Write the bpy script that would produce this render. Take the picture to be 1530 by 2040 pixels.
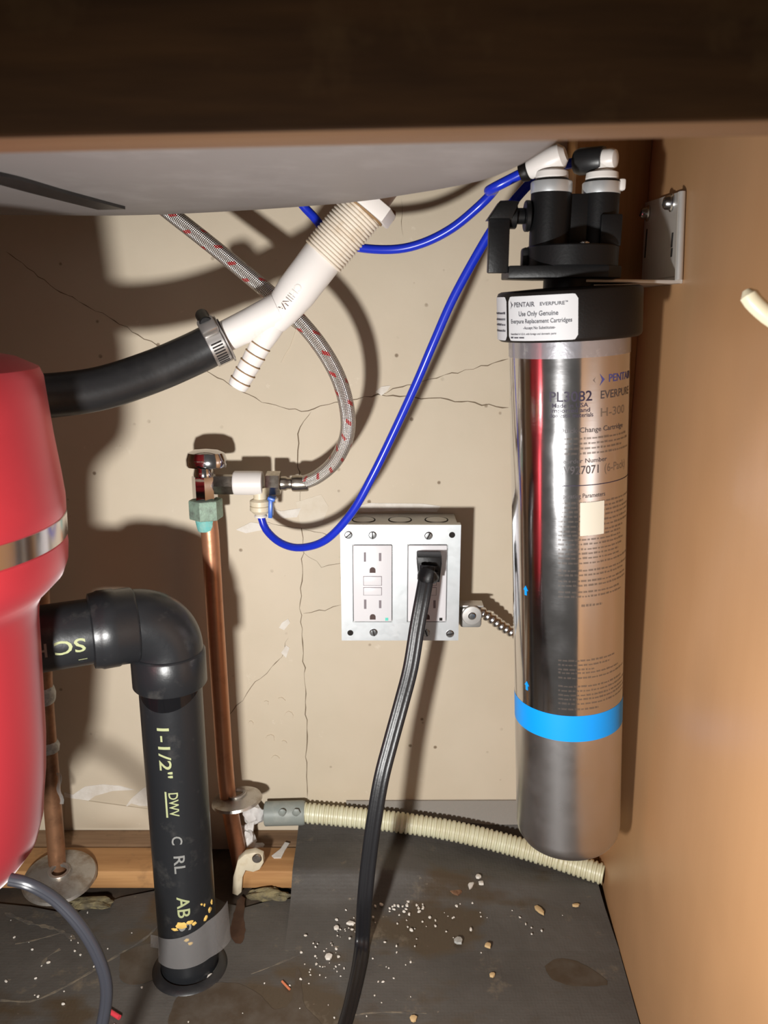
import bpy, bmesh, math, random
from mathutils import Matrix, Vector, noise
R = math.radians
S = bpy.context.scene
COL = S.collection
for o in list(bpy.data.objects): bpy.data.objects.remove(o)

# ------------------------------------------------------------------ camera, world, lamp, exposure
FPX, PITCH, CH = 1600.0, R(14), 0.545          # focal length in pixels of 1530x2040, downward tilt, height over the cabinet floor
cam = bpy.data.cameras.new('camera'); camo = bpy.data.objects.new('camera', cam); COL.objects.link(camo)
camo.location = (0, 0, CH); camo.rotation_euler = (R(90) - PITCH, 0, 0)
cam.sensor_fit = 'VERTICAL'; cam.sensor_height = 36; cam.lens = FPX / 2040 * 36; cam.clip_start = 0.01
cam.dof.use_dof = True; cam.dof.focus_distance = 0.66; cam.dof.aperture_fstop = 14
S.camera = camo
W = bpy.data.worlds.new('world'); S.world = W; W.use_nodes = True
W.node_tree.nodes['Background'].inputs[0].default_value = (1.0, 0.93, 0.85, 1)
W.node_tree.nodes['Background'].inputs[1].default_value = 0.085
lamp = bpy.data.lights.new('hand_torch', 'SPOT'); lamp.energy = 18.5; lamp.color = (1.0, 0.985, 0.955)
lamp.spot_size = R(152); lamp.spot_blend = 0.9; lamp.shadow_soft_size = 0.018
lo = bpy.data.objects.new('hand_torch', lamp); COL.objects.link(lo)
lo.location = (-0.140, 0.075, 0.318)
lo.rotation_euler = (Vector((0.10, 0.73, 0.27)) - Vector(lo.location)).to_track_quat('-Z', 'Y').to_euler()
S.view_settings.view_transform = 'Standard'; S.view_settings.look = 'None'
S.view_settings.gamma = 1; S.view_settings.use_curve_mapping = False
S.view_settings.exposure = 0.0

# ------------------------------------------------------------------ placing helpers (metres; y = distance from the camera towards the back wall)
def _dir(u, v):
    a, b = (u - 765) / FPX, (v - 1020) / FPX
    return Vector((a, -b * math.sin(PITCH) + math.cos(PITCH), -b * math.cos(PITCH) - math.sin(PITCH)))
def at(u, v, y):
    d = _dir(u, v); return Vector((0, 0, CH)) + d * (y / d.y)
def atz(u, v, z):
    d = _dir(u, v); return Vector((0, 0, CH)) + d * ((z - CH) / d.z)
def frame(o, z, x=None):
    z = Vector(z).normalized()
    x = Vector(x) if x is not None else (Vector((1, 0, 0)) if abs(z.x) < .9 else Vector((0, 1, 0)))
    x = (x - z * x.dot(z)).normalized(); y = z.cross(x); o = Vector(o)
    return Matrix(((x.x, y.x, z.x, o.x), (x.y, y.y, z.y, o.y), (x.z, y.z, z.z, o.z), (0, 0, 0, 1)))
T = Matrix.Translation
def depth(p): return p.y * math.cos(PITCH) - (p.z - CH) * math.sin(PITCH)
WALL = 0.73
def panel_x(y): return 0.2125 - (0.68 - y) * 0.0656

# ------------------------------------------------------------------ materials
class NT:
    def __init__(s, name):
        s.m = bpy.data.materials.new(name); s.m.use_nodes = True
        s.t = s.m.node_tree; s.b = s.t.nodes['Principled BSDF']
        s.co = s.n('ShaderNodeTexCoord').outputs['Object']
    def n(s, typ, inp=(), **kw):
        nd = s.t.nodes.new(typ)
        for k, v in kw.items(): setattr(nd, k, v)
        for k, v in (inp.items() if isinstance(inp, dict) else enumerate(inp)): s.set(nd.inputs[k], v)
        return nd
    def set(s, sock, v):
        if v is None: return
        if hasattr(v, 'is_output'): s.t.links.new(v, sock)
        else: sock.default_value = (tuple(v) + (1,)) if (isinstance(v, (tuple, list)) and len(v) == 3 and sock.type == 'RGBA') else v
    def math(s, op, a, b=None, c=None): return s.n('ShaderNodeMath', [a, b, c], operation=op).outputs[0]
    def noise(s, scale, detail=4, rough=.55, co=None):
        return s.n('ShaderNodeTexNoise', {'Vector': co or s.co, 'Scale': scale, 'Detail': detail, 'Roughness': rough}).outputs[0]
    def ramp(s, v, lo, hi, a=0.0, b=1.0):
        return s.n('ShaderNodeMapRange', {'Value': v, 'From Min': lo, 'From Max': hi, 'To Min': a, 'To Max': b}).outputs[0]
    def mix(s, f, a, b):
        nd = s.n('ShaderNodeMix', data_type='RGBA'); s.set(nd.inputs[0], f); s.set(nd.inputs[6], a); s.set(nd.inputs[7], b); return nd.outputs[2]
    def stretch(s, v, co=None): return s.n('ShaderNodeMapping', {'Vector': co or s.co, 'Scale': v}).outputs[0]
    def bump(s, h, strength, dist=.001, base=None):
        nd = s.n('ShaderNodeBump', {'Strength': strength, 'Distance': dist, 'Height': h})
        if base is not None: s.set(nd.inputs['Normal'], base)
        s.set(s.b.inputs['Normal'], nd.outputs[0]); return nd.outputs[0]
    def out(s, **kw):
        for k, v in kw.items(): s.set(s.b.inputs[k.replace('_', ' ')], v)
        return s.m
def pm(name, col, rough=.5, metal=0.0, var=None, bump=None, **kw):
    t = NT(name); c = col
    if var:                                     # (second colour, scale, lo, hi)
        c = t.mix(t.ramp(t.noise(var[1], 6, .65), var[2], var[3]), col, var[0])
    if bump: t.bump(t.noise(bump[0], 4), bump[1])
    return t.out(Base_Color=c, Roughness=rough, Metallic=metal, **kw)

def m_wall():
    t = NT('old_cream_wall_paint')
    c = t.mix(t.ramp(t.noise(9, 5), .35, .7), (.60, .515, .395), (.55, .468, .35))
    vo = t.n('ShaderNodeTexVoronoi', {'Vector': t.co, 'Scale': 75.0}); d = vo.outputs['Distance']
    pick = t.math('GREATER_THAN', t.n('ShaderNodeSeparateColor', [vo.outputs['Color']]).outputs[0], .80)
    sp = t.math('MULTIPLY', t.ramp(d, .16, .08), t.math('MULTIPLY', pick, t.ramp(t.noise(14, 3), .46, .56)))
    c = t.mix(sp, c, (.22, .16, .10))
    c = t.mix(t.ramp(t.noise(34, 6, .7), .66, .72), c, (.66, .58, .46))
    b = t.bump(t.noise(60, 6, .6), .12, .002); t.bump(t.math('SUBTRACT', 1, sp), .35, .0012, b)
    return t.out(Base_Color=c, Roughness=.62)
def m_panel():
    t = NT('tan_laminate_panel')
    g = t.noise(18, 5, .6, t.stretch((1, 1, .06)))
    c = t.mix(t.ramp(g, .35, .7), (.415, .23, .11), (.385, .21, .098))
    c = t.mix(t.ramp(t.noise(5, 3), .45, .8), c, (.335, .182, .085))
    t.bump(t.noise(300, 2), .06)
    return t.out(Base_Color=c, Roughness=.42)
def m_wood(name, a, b, d, axis=(.06, 1, 1), rough=.6, spec=.3):
    t = NT(name)
    g = t.noise(110, 5, .6, t.stretch(axis))
    c = t.mix(t.ramp(g, .35, .65), a, b)
    c = t.mix(t.ramp(t.noise(16, 5, .7), .55, .72), c, d)
    t.bump(g, .25); return t.out(Base_Color=c, Roughness=rough, Specular_IOR_Level=spec)
def m_mat():
    t = NT('dirty_rubber_mat')
    c = t.mix(t.ramp(t.noise(10, 5, .6), .35, .68), (.092, .083, .073), (.062, .055, .048))
    st = t.ramp(t.noise(7.5, 4, .55, t.stretch((1.0, 1.7, 1))), .53, .60)
    c = t.mix(st, c, (.070, .050, .031))
    c = t.mix(t.ramp(t.noise(26, 7, .7), .60, .72), c, (.15, .12, .085))
    c = t.mix(t.ramp(t.noise(60, 8, .8, t.stretch((1, 2.2, 1))), .64, .70), c, (.26, .21, .15))
    wx = t.n('ShaderNodeTexWave', {'Vector': t.co, 'Scale': 110.0}, bands_direction='X').outputs[1]
    wy = t.n('ShaderNodeTexWave', {'Vector': t.co, 'Scale': 110.0}, bands_direction='Y').outputs[1]
    b = t.bump(t.math('ADD', wx, wy), .07, .0005)
    t.bump(t.noise(22, 5, .6), .5, .004, b)
    return t.out(Base_Color=c, Roughness=t.ramp(st, 0, 1, .62, .42))
def m_braid():
    t = NT('braided_steel_hose')
    uv = t.n('ShaderNodeSeparateXYZ', [t.n('ShaderNodeUVMap').outputs[0]])
    u, v = uv.outputs[0], uv.outputs[1]; tau = 2 * math.pi
    def wv(sg): return t.math('SINE', t.math('MULTIPLY', t.math('MULTIPLY_ADD', v, 370.0 * sg, t.math('MULTIPLY', u, 14.0)), tau))
    p = t.math('MULTIPLY', wv(1), wv(-1))
    f1 = t.math('FRACT', t.math('MULTIPLY_ADD', v, 52.0, t.math('MULTIPLY', u, 2.0)))
    f2 = t.math('FRACT', t.math('MULTIPLY_ADD', v, -19.0, t.math('MULTIPLY', u, 3.0)))
    red = t.math('MULTIPLY', t.math('MULTIPLY', t.math('LESS_THAN', f1, .20), t.math('LESS_THAN', f2, .42)), t.math('GREATER_THAN', p, -.35))
    c = t.mix(t.ramp(p, -.8, .8), (.36, .32, .285), (.86, .83, .80))
    c = t.mix(red, c, (.38, .012, .015))
    t.bump(p, .55, .0007)
    return t.out(Base_Color=c, Metallic=t.math('SUBTRACT', .92, t.math('MULTIPLY', red, .8)), Roughness=.34)
def m_steel_can(name='brushed_steel_cartridge', lo=.10, hi=.17):
    t = NT(name)
    g = t.noise(420, 3, .6, t.stretch((.25, .25, 1.0)))
    t.bump(g, .045, .0005)
    return t.out(Base_Color=(.70, .69, .70), Metallic=1.0, Roughness=t.ramp(t.noise(40, 4), .3, .7, lo, hi))
def m_galv(name, a, b, rough=.36):
    t = NT(name)
    vo = t.n('ShaderNodeTexVoronoi', {'Vector': t.co, 'Scale': 260.0}).outputs['Color']
    g = t.n('ShaderNodeSeparateColor', [vo]).outputs[0]
    c = t.mix(t.ramp(t.noise(60, 4), .3, .7), a, b); t.bump(t.noise(90, 3), .04)
    return t.out(Base_Color=c, Metallic=.62, Roughness=t.ramp(g, 0, 1, rough - .01, rough + .02))
def m_clear(name, col, alpha, rough=.25):
    t = NT(name); t.bump(t.noise(240, 3), .3)
    return t.out(Base_Color=col, Roughness=rough, Alpha=alpha)

M = dict(
    wall=m_wall(), panel=m_panel(), mat=m_mat(), braid=m_braid(), can=m_steel_can(), canbase=m_steel_can('bare_brushed_steel', .27, .36),
    palepatch=pm('pale_paint_patch', (.64, .57, .46), .7, var=((.57, .49, .37), 40, .45, .7)), upturn=pm('lighter_grey_edge', (.27, .245, .215), .7, bump=(500, .2)), scuff=pm('pale_scuff', (.19, .155, .11), .8, var=((.085, .075, .065), 90, .4, .6)), chip=pm('bare_white_plaster', (.72, .68, .62), .8, var=((.60, .54, .46), 60, .4, .7), bump=(300, .3)),
    crack=pm('dark_crack', (.17, .125, .08), .9),
    sill=m_wood('pine_sill', (.50, .27, .11), (.36, .18, .07), (.22, .12, .055)),
    sillback=m_wood('stained_back_board', (.30, .19, .11), (.19, .11, .06), (.10, .06, .035)),
    stile=m_wood('orange_stile_wood', (.42, .22, .08), (.34, .165, .055), (.30, .14, .05), (1, 1, .06)),
    darkwood=m_wood('dark_brown_front', (.040, .018, .0065), (.024, .011, .0045), (.050, .026, .010), (.1, 1, 1), .7, .08),
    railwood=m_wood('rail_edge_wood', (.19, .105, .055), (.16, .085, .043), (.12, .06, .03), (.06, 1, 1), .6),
    board=pm('cabinet_floor_board', (.045, .03, .02), .8, var=((.085, .06, .038), 25, .4, .7), bump=(120, .4)),
    counter=pm('counter_underside', (.14, .10, .07), .8),
    sink=pm('grey_sink_undercoat', (.195, .178, .174), .55, var=((.24, .222, .218), 17, .52, .74), bump=(70, .2)),
    streak=pm('pale_sink_drip', (.42, .40, .39), .5),
    rubber=pm('black_rubber', (.012, .012, .013), .38, var=((.026, .025, .025), 40, .45, .75), bump=(220, .1)),
    abs=pm('black_abs_pipe', (.014, .015, .017), .34, var=((.055, .053, .05), 38, .56, .78), bump=(180, .15)),
    glue=pm('wet_black_cement', (.006, .006, .007), .12),
    plastic=pm('black_plastic', (.006, .006, .0065), .42, bump=(500, .1), Specular_IOR_Level=.28),
    cap=pm('black_cap_plastic', (.007, .0055, .005), .45, bump=(700, .12), Specular_IOR_Level=.25),
    cord=pm('black_cord_vinyl', (.012, .012, .014), .36, bump=(400, .1)),
    cordgrey=pm('charcoal_cord_vinyl', (.028, .029, .036), .30),
    white=pm('white_pvc_fitting', (.74, .71, .68), .36, var=((.62, .52, .38), 38, .62, .85), bump=(120, .06)),
    thread=pm('stained_white_thread', (.70, .63, .53), .5, var=((.50, .38, .24), 50, .5, .75)),
    groove=pm('brown_groove_dirt', (.28, .17, .08), .8),
    rust=pm('rusted_iron', (.13, .06, .028), .85, var=((.30, .17, .09), 90, .45, .7), bump=(260, .8)),
    blue=pm('blue_polyethylene_tube', (.010, .030, .50), .26),
    blueclip=pm('blue_clip', (.03, .13, .55), .35),
    copper=pm('aged_copper', (.56, .27, .155), .38, .7, var=((.36, .16, .085), 45, .5, .8), bump=(160, .15)),
    copperdull=pm('dull_brown_copper', (.38, .19, .10), .45, .6, var=((.20, .10, .055), 45, .42, .7), bump=(160, .2)),
    solder=pm('grey_white_solder', (.52, .52, .49), .5, .3, var=((.36, .36, .34), 200, .4, .6), bump=(300, .5)),
    patina=pm('green_patina_brass', (.27, .37, .29), .6, .25, var=((.16, .19, .16), 130, .45, .7), bump=(300, .5)),
    teal=pm('teal_corrosion', (.15, .47, .45), .8, var=((.30, .50, .44), 160, .4, .7), bump=(400, .7)),
    chrome=pm('chrome', (.62, .61, .62), .10, 1.0, bump=(180, .05)),
    clamp=pm('clamp_steel', (.60, .58, .56), .33, .9), nickel=pm('dull_nickel', (.46, .42, .37), .28, 1.0, var=((.25, .22, .18), 140, .4, .75), bump=(200, .2)),
    cream=pm('cream_plastic', (.66, .58, .43), .42, var=((.55, .44, .28), 120, .5, .8)),
    cond=pm('cream_corrugated_plastic', (.66, .64, .46), .40, var=((.56, .50, .32), 20, .45, .75)),
    greypvc=pm('grey_pvc', (.24, .265, .245), .5, var=((.32, .33, .30), 60, .5, .75), bump=(150, .2)),
    foam=pm('white_caulk', (.66, .64, .62), .85, var=((.45, .42, .38), 50, .5, .8), bump=(160, .6)),
    galv=m_galv('galvanised_cover', (.70, .74, .76), (.76, .79, .81)),
    galvbox=m_galv('galvanised_box', (.42, .42, .40), (.52, .51, .49), .45),
    zinc=m_galv('zinc_bracket', (.60, .57, .54), (.64, .62, .59), .42),
    bx=pm('armoured_cable_steel', (.60, .58, .57), .24, 1.0),
    screw=pm('screw_steel', (.55, .56, .57), .25, 1.0),
    hole=pm('dark_hole', (.012, .009, .008), .9),
    gfci=pm('white_receptacle_plastic', (.72, .71, .73), .30),
    slot=pm('receptacle_slot', (.20, .17, .185), .6),
    ground=pm('receptacle_ground_hole', (.07, .04, .035), .7),
    paper=pm('white_label_vinyl', (.58, .59, .61), .5),
    stickertan=pm('cream_sticker', (.68, .65, .55), .5),
    ink=pm('grey_ink', (.07, .07, .085), .6), inksteel=pm('grey_ink_on_steel', (.06, .05, .055), .45, Alpha=.8), inkdark=pm('dark_purple_ink', (.02, .012, .035), .6),
    inkbrown=pm('faded_brown_ink', (.10, .075, .06), .5, Alpha=.42), inkblue=pm('violet_blue_ink', (.06, .06, .22), .6),
    bluering=pm('bright_blue_print', (.0, .30, .86), .45),
    sleeve=pm('cloudy_clear_sleeve', (.50, .49, .53), .34, .6, Alpha=.5, var=((.75, .75, .78), 90, .55, .7), bump=(160, .25)),
    yellow=pm('pipe_marking_yellow', (.34, .37, .19), .65), yfoam=pm('yellow_foam_residue', (.66, .43, .11), .7, bump=(300, .6)),
    pale=pm('pale_pipe_marking', (.21, .21, .20), .7),
    tape=m_clear('clear_mesh_tape', (.42, .40, .39), .18), film=m_clear('clear_film', (.6, .6, .58), .35),
    escut=pm('tarnished_chrome_flange', (.47, .44, .40), .34, .75, var=((.22, .15, .09), 40, .42, .68), bump=(120, .3)),
    steelband=pm('polished_steel_band', (.70, .66, .64), .16, 1.0),
    tan=pm('tan_chip', (.55, .38, .19), .7), pink=pm('red_wire_vinyl', (.65, .05, .07), .4), orange=pm('orange_wire_vinyl', (.55, .17, .08), .5),
    stain=pm('dark_rust_stain', (.045, .018, .009), .55, var=((.075, .035, .018), 60, .4, .7)),
    wetstain=pm('brown_water_stain', (.060, .042, .027), .45, var=((.088, .072, .056), 40, .4, .65)),
    insul=pm('yellow_insulation', (.21, .17, .085), .9, var=((.09, .075, .05), 120, .4, .65), bump=(300, 1.0)),
    ivory=pm('ivory_plastic_rod', (.72, .66, .47), .35), led=pm('green_indicator', (.12, .62, .50), .4),
)
def m_red():
    t = NT('red_metallic_enamel')
    t.bump(t.noise(900, 2), .04)
    return t.out(Base_Color=(.66, .050, .070), Metallic=.72, Roughness=.46, Sheen_Weight=.2, Sheen_Roughness=.35)
M['red'] = m_red()

# ------------------------------------------------------------------ mesh helpers
class G:
    def __init__(s): s.v = []; s.f = []; s.uv = []
    def add(s, g, m=None):
        vs, fs = g[0], g[1]; uv = g[2] if len(g) > 2 else None; k = len(s.v)
        s.v += [(m @ Vector(p)) if m is not None else Vector(p) for p in vs]
        for i, f in enumerate(fs):
            s.f.append([a + k for a in f]); s.uv.append(uv[i] if uv else None)
        return s
    def build(s, name, mat, parent=None, angle=38, kind=None, label=None):
        me = bpy.data.meshes.new(name); me.from_pydata([tuple(p) for p in s.v], [], s.f)
        if any(x is not None for x in s.uv):
            L = me.uv_layers.new(name='UVMap'); i = 0
            for f, u in zip(s.f, s.uv):
                for j in range(len(f)): L.data[i].uv = u[j] if u else (0, 0); i += 1
        me.materials.append(M[mat] if isinstance(mat, str) else mat)
        me.polygons.foreach_set('use_smooth', [True] * len(me.polygons))
        me.set_sharp_from_angle(angle=R(angle)); me.update()
        return link(name, me, parent, kind=kind, label=label)
def world_of(o):
    m = o.matrix_parent_inverse @ o.matrix_basis
    return world_of(o.parent) @ m if o.parent else o.matrix_basis.copy()
def link(name, me, parent=None, mw=None, kind=None, label=None):
    o = bpy.data.objects.new(name, me); COL.objects.link(o)
    if parent is not None:
        o.parent = parent; o.matrix_parent_inverse = world_of(parent).inverted()
    if mw is not None: o.matrix_basis = mw
    if kind: o['kind'] = kind
    if label: o['label'] = label
    return o
def one(geo, name, mat, parent=None, m=None, **kw): return G().add(geo, m).build(name, mat, parent, **kw)
def tag(o, label, cat, group=None):
    o['label'] = label; o['category'] = cat
    if group: o['group'] = group
    return o
def thing(name, label, cat, loc, group=None):
    o = bpy.data.objects.new(name, None); COL.objects.link(o); o.location = loc; o.empty_display_size = .01
    return tag(o, label, cat, group)
def struct(geo, name, mat, m=None): return one(geo, name, mat, None, m, kind='structure')

def from_bm(bm):
    bm.verts.index_update(); r = ([v.co.copy() for v in bm.verts], [[v.index for v in f.verts] for f in bm.faces]); bm.free(); return r
def box(sx, sy, sz, bev=0.0, seg=2):
    bm = bmesh.new(); bmesh.ops.create_cube(bm, size=1); bmesh.ops.scale(bm, vec=(sx, sy, sz), verts=bm.verts)
    if bev: bmesh.ops.bevel(bm, geom=bm.edges[:], offset=bev, segments=seg, affect='EDGES', profile=.5)
    return from_bm(bm)
def prism(out, z0, z1, bev=0.0):
    bm = bmesh.new(); f = bm.faces.new([bm.verts.new((x, y, z0)) for x, y in out])
    ex = bmesh.ops.extrude_face_region(bm, geom=[f]); vs = [e for e in ex['geom'] if isinstance(e, bmesh.types.BMVert)]
    bmesh.ops.translate(bm, vec=(0, 0, z1 - z0), verts=vs)
    bmesh.ops.recalc_face_normals(bm, faces=bm.faces)
    if bev:
        es = [e for e in bm.edges if abs(e.verts[0].co.z - e.verts[1].co.z) < 1e-7]
        bmesh.ops.bevel(bm, geom=es, offset=bev, segments=2, affect='EDGES', profile=.5)
    return from_bm(bm)
def lathe(prof, seg=40, sx=1.0, sy=1.0):
    vs, fs, rings = [], [], []
    for r, z in prof:
        if r < 1e-7: rings.append([len(vs)]); vs.append(Vector((0, 0, z)))
        else:
            rings.append(list(range(len(vs), len(vs) + seg)))
            vs += [Vector((r * sx * math.cos(2 * math.pi * i / seg), r * sy * math.sin(2 * math.pi * i / seg), z)) for i in range(seg)]
    for a, b in zip(rings, rings[1:]):
        for i in range(seg):
            j = (i + 1) % seg
            if len(a) == 1 and len(b) == 1: continue
            if len(a) == 1: fs.append([a[0], b[j], b[i]])
            elif len(b) == 1: fs.append([a[i], a[j], b[0]])
            else: fs.append([a[i], a[j], b[j], b[i]])
    return vs, fs
def cyl(r, z0, z1, seg=32, bev=.0006, r2=None):
    r2 = r if r2 is None else r2; b = min(bev, r * .4, (z1 - z0) * .4)
    return lathe([(0, z0), (r - b, z0), (r, z0 + b), (r2, z1 - b), (r2 - b, z1), (0, z1)], seg)
def ring(ri, ro, z0, z1, seg=40, bev=.0004):
    return lathe([(ri, z0), (ro - bev, z0), (ro, z0 + bev), (ro, z1 - bev), (ro - bev, z1), (ri, z1), (ri, z0)], seg)
def hexa(r, z0, z1, n=6, bev=.0008, rot=0.0):
    return prism([(r * math.cos(rot + 2 * math.pi * i / n), r * math.sin(rot + 2 * math.pi * i / n)) for i in range(n)], z0, z1, bev)
def spline(pts, step):
    P = [Vector(p) for p in pts]
    if len(P) == 2:
        n = max(2, int((P[1] - P[0]).length / step)); return [P[0].lerp(P[1], i / n) for i in range(n + 1)]
    E = [P[0] * 2 - P[1]] + P + [P[-1] * 2 - P[-2]]; out = []
    for i in range(1, len(E) - 2):
        a, b, c, d = E[i - 1:i + 3]; n = max(2, int((c - b).length / step))
        for k in range(n):
            t = k / n
            out.append(.5 * ((2 * b) + (c - a) * t + (2 * a - 5 * b + 4 * c - d) * t * t + (3 * b - a - 3 * c + d) * t ** 3))
    return out + [P[-1]]
def tube(pts, r, seg=20, step=.004, rfun=None, section=None, twist=None, xhint=(1, 0, 0), caps=True):
    C = spline(pts, step); n = len(C); vs, fs, uv = [], [], []
    tang = [(C[min(i + 1, n - 1)] - C[max(i - 1, 0)]).normalized() for i in range(n)]
    x = Vector(xhint); L = 0
    sec = section or [(math.cos(2 * math.pi * i / seg), math.sin(2 * math.pi * i / seg)) for i in range(seg)]
    seg = len(sec); Ls = []
    for i in range(n):
        t = tang[i]; x = (x - t * x.dot(t))
        x = x.normalized() if x.length > 1e-6 else t.orthogonal().normalized()
        y = t.cross(x)
        if i: L += (C[i] - C[i - 1]).length
        Ls.append(L); k = r * (rfun(L) if rfun else 1.0)
        a = twist(i / (n - 1)) if twist else 0.0; ca, sa = math.cos(a), math.sin(a)
        for p, q in sec:
            p, q = p * ca - q * sa, p * sa + q * ca
            vs.append(C[i] + (x * p + y * q) * k)
    for i in range(n - 1):
        for j in range(seg):
            k = (j + 1) % seg
            fs.append([i * seg + j, i * seg + k, (i + 1) * seg + k, (i + 1) * seg + j])
            uv.append([(j / seg, Ls[i]), ((j + 1) / seg, Ls[i]), ((j + 1) / seg, Ls[i + 1]), (j / seg, Ls[i + 1])])
    if caps:
        fs.append(list(range(seg))[::-1]); uv.append(None); fs.append([(n - 1) * seg + j for j in range(seg)]); uv.append(None)
    return vs, fs, uv
def blob(center, r, seed, sub=2, amp=.35, scale=(1, 1, 1)):
    bm = bmesh.new(); bmesh.ops.create_icosphere(bm, subdivisions=sub, radius=1)
    for v in bm.verts:
        k = 1 + amp * noise.noise(v.co * 1.7 + Vector((seed * 3.1, seed * 1.7, 0)))
        v.co = Vector(center) + Vector((v.co.x * scale[0], v.co.y * scale[1], v.co.z * scale[2])) * r * k
    return from_bm(bm)
def sheet(P, nx, ny, thick=0.0, nrm=Vector((0, -1, 0))):
    """P(i/nx, j/ny) -> point; a thin closed sheet when thick > 0"""
    vs = [P(i / nx, j / ny) for j in range(ny + 1) for i in range(nx + 1)]; fs = []
    w = nx + 1; N = len(vs)
    for j in range(ny):
        for i in range(nx):
            fs.append([j * w + i, j * w + i + 1, (j + 1) * w + i + 1, (j + 1) * w + i])
    if thick:
        vs += [v + nrm * -thick for v in vs]
        fs += [[a + N for a in f[::-1]] for f in fs[:nx * ny]]
        rim = list(range(w)) + [j * w + nx for j in range(1, ny + 1)] + [ny * w + i for i in range(nx - 1, -1, -1)] + [j * w for j in range(ny - 1, 0, -1)]
        for k in range(len(rim)):
            a, b = rim[k], rim[(k + 1) % len(rim)]; fs.append([b, a, a + N, b + N])
    return vs, fs
_tc = {}
def text2d(s):
    if s not in _tc:
        c = bpy.data.curves.new('t', 'FONT'); c.body = s; c.size = 1; c.resolution_u = 3; c.offset = .012
        o = bpy.data.objects.new('t', c); COL.objects.link(o); dg = bpy.context.evaluated_depsgraph_get(); dg.update()
        me = bpy.data.meshes.new_from_object(o.evaluated_get(dg))
        bm = bmesh.new(); bm.from_mesh(me); wmax = max(v.co.x for v in bm.verts)
        for ax_, hi in ((0, wmax), (1, .8)):
            q = -.2
            while q < hi:
                n_ = (1, 0, 0) if ax_ == 0 else (0, 1, 0); bmesh.ops.bisect_plane(bm, geom=bm.verts[:] + bm.edges[:] + bm.faces[:], plane_co=(q, q, 0), plane_no=n_); q += .16
        vs, fs = from_bm(bm); vs = [(v.x, v.y) for v in vs]
        bpy.data.objects.remove(o); bpy.data.curves.remove(c); bpy.data.meshes.remove(me)
        _tc[s] = (vs, fs, max(v[0] for v in vs))
    return _tc[s]
def text(g, s, height, mp, x0=0.0, y0=0.0, align='L', width=None):
    """height = cap height in metres; mp maps (x, y) on the surface to a point"""
    vs, fs, w = text2d(s); k = height / .70; kx = k if width is None else width / w
    off = x0 - (w * kx / 2 if align == 'C' else 0)
    g.add(([mp(off + x * kx, y0 + y * k) for x, y in vs], fs))
def quad(g, x0, x1, y0, y1, mp, n=1):
    for i in range(n):
        a, b = x0 + (x1 - x0) * i / n, x0 + (x1 - x0) * (i + 1) / n
        g.add(([mp(a, y0), mp(b, y0), mp(b, y1), mp(a, y1)], [[0, 1, 2, 3]]))
def greek(g, x0, x1, y, h, mp, rng):            # a line of print too small to read
    x = x0
    while x < x1:
        w = rng.uniform(.0012, .0042); e = min(x + w, x1)
        quad(g, x, e, y, y + h * rng.uniform(.7, 1.05), mp); x = e + rng.uniform(.0005, .0009)

# ================================================================== THE SETTING
wall = struct(box(1.30, .02, 1.0), 'wall_back', 'wall', T((-.35, WALL + .01, .40)))
struct(prism([(panel_x(.235), .235), (panel_x(.73), .73), (panel_x(.73) + .02, .73), (panel_x(.235) + .02, .235)], -.02, .85), 'wall_right', 'panel')
struct(box(.02, .53, .87), 'wall_left', 'panel', T((-.66, .475, .415)))
struct(box(.93, .53, .02), 'floor', 'board', T((-.20, .475, -.0105)))
struct(box(.95, .53, .03), 'ceiling', 'counter', T((-.20, .475, .845)))
struct(prism([(.154, .69), (.2128, .69), (.2150, .7295), (.154, .7295)], .0, .83), 'trim_1', 'stile')      # corner stile
a, b = at(0, 275, .222), at(1530, 240, .222); ang = math.atan2(b.z - a.z, b.x - a.x); c = (a + b) / 2
rm = T((c.x - .17, c.y, c.z - .17 * math.tan(ang))) @ Matrix.Rotation(-ang, 4, 'Y')
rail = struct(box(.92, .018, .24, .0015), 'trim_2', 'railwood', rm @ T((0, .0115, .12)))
one(box(.92, .003, .24, .0006), 'dark_front_face', 'darkwood', rail, rm @ T((0, .0005, .1203)))  # thin front face coloured a much darker brown than the rail behind it
# sill boards along the foot of the back wall
s3 = struct(box(.43, .036, .019, .0012), 'trim_3', 'sill', T((-.4, .681, .0155)))
struct(box(.158, .036, .019, .0012), 'trim_4', 'sill', T((-.059, .681, .0155)))
struct(box(.43, .030, .019, .001), 'trim_5', 'sillback', T((-.4, .7145, .0135)))
struct(box(.158, .030, .019, .001), 'trim_6', 'sillback', T((-.059, .7145, .0135)))

# cracks and peeling paint: parts of the back wall
def ribbon(pts, w, seed, jit=2.5):
    rng = random.Random(seed); P = []
    for (u0, v0), (u1, v1) in zip(pts, pts[1:]):
        n = max(2, int(math.hypot(u1 - u0, v1 - v0) / 13))
        P += [(u0 + (u1 - u0) * k / n + rng.uniform(-jit, jit), v0 + (v1 - v0) * k / n + rng.uniform(-jit, jit)) for k in range(n)]
    P.append(pts[-1]); C = [at(u, v, WALL - .0002) for u, v in P]; vs, fs = [], []
    for i, p in enumerate(C):
        t = (C[min(i + 1, len(C) - 1)] - C[max(i - 1, 0)]).normalized(); nrm = Vector((-t.z, 0, t.x))
        h = w / 2 * rng.uniform(.25, 1.25) * (1 if 0 < i < len(C) - 1 else .2)
        vs += [p + nrm * h, p - nrm * h]
        if i: fs.append([2 * i - 2, 2 * i - 1, 2 * i + 1, 2 * i])
    return vs, fs
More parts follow.
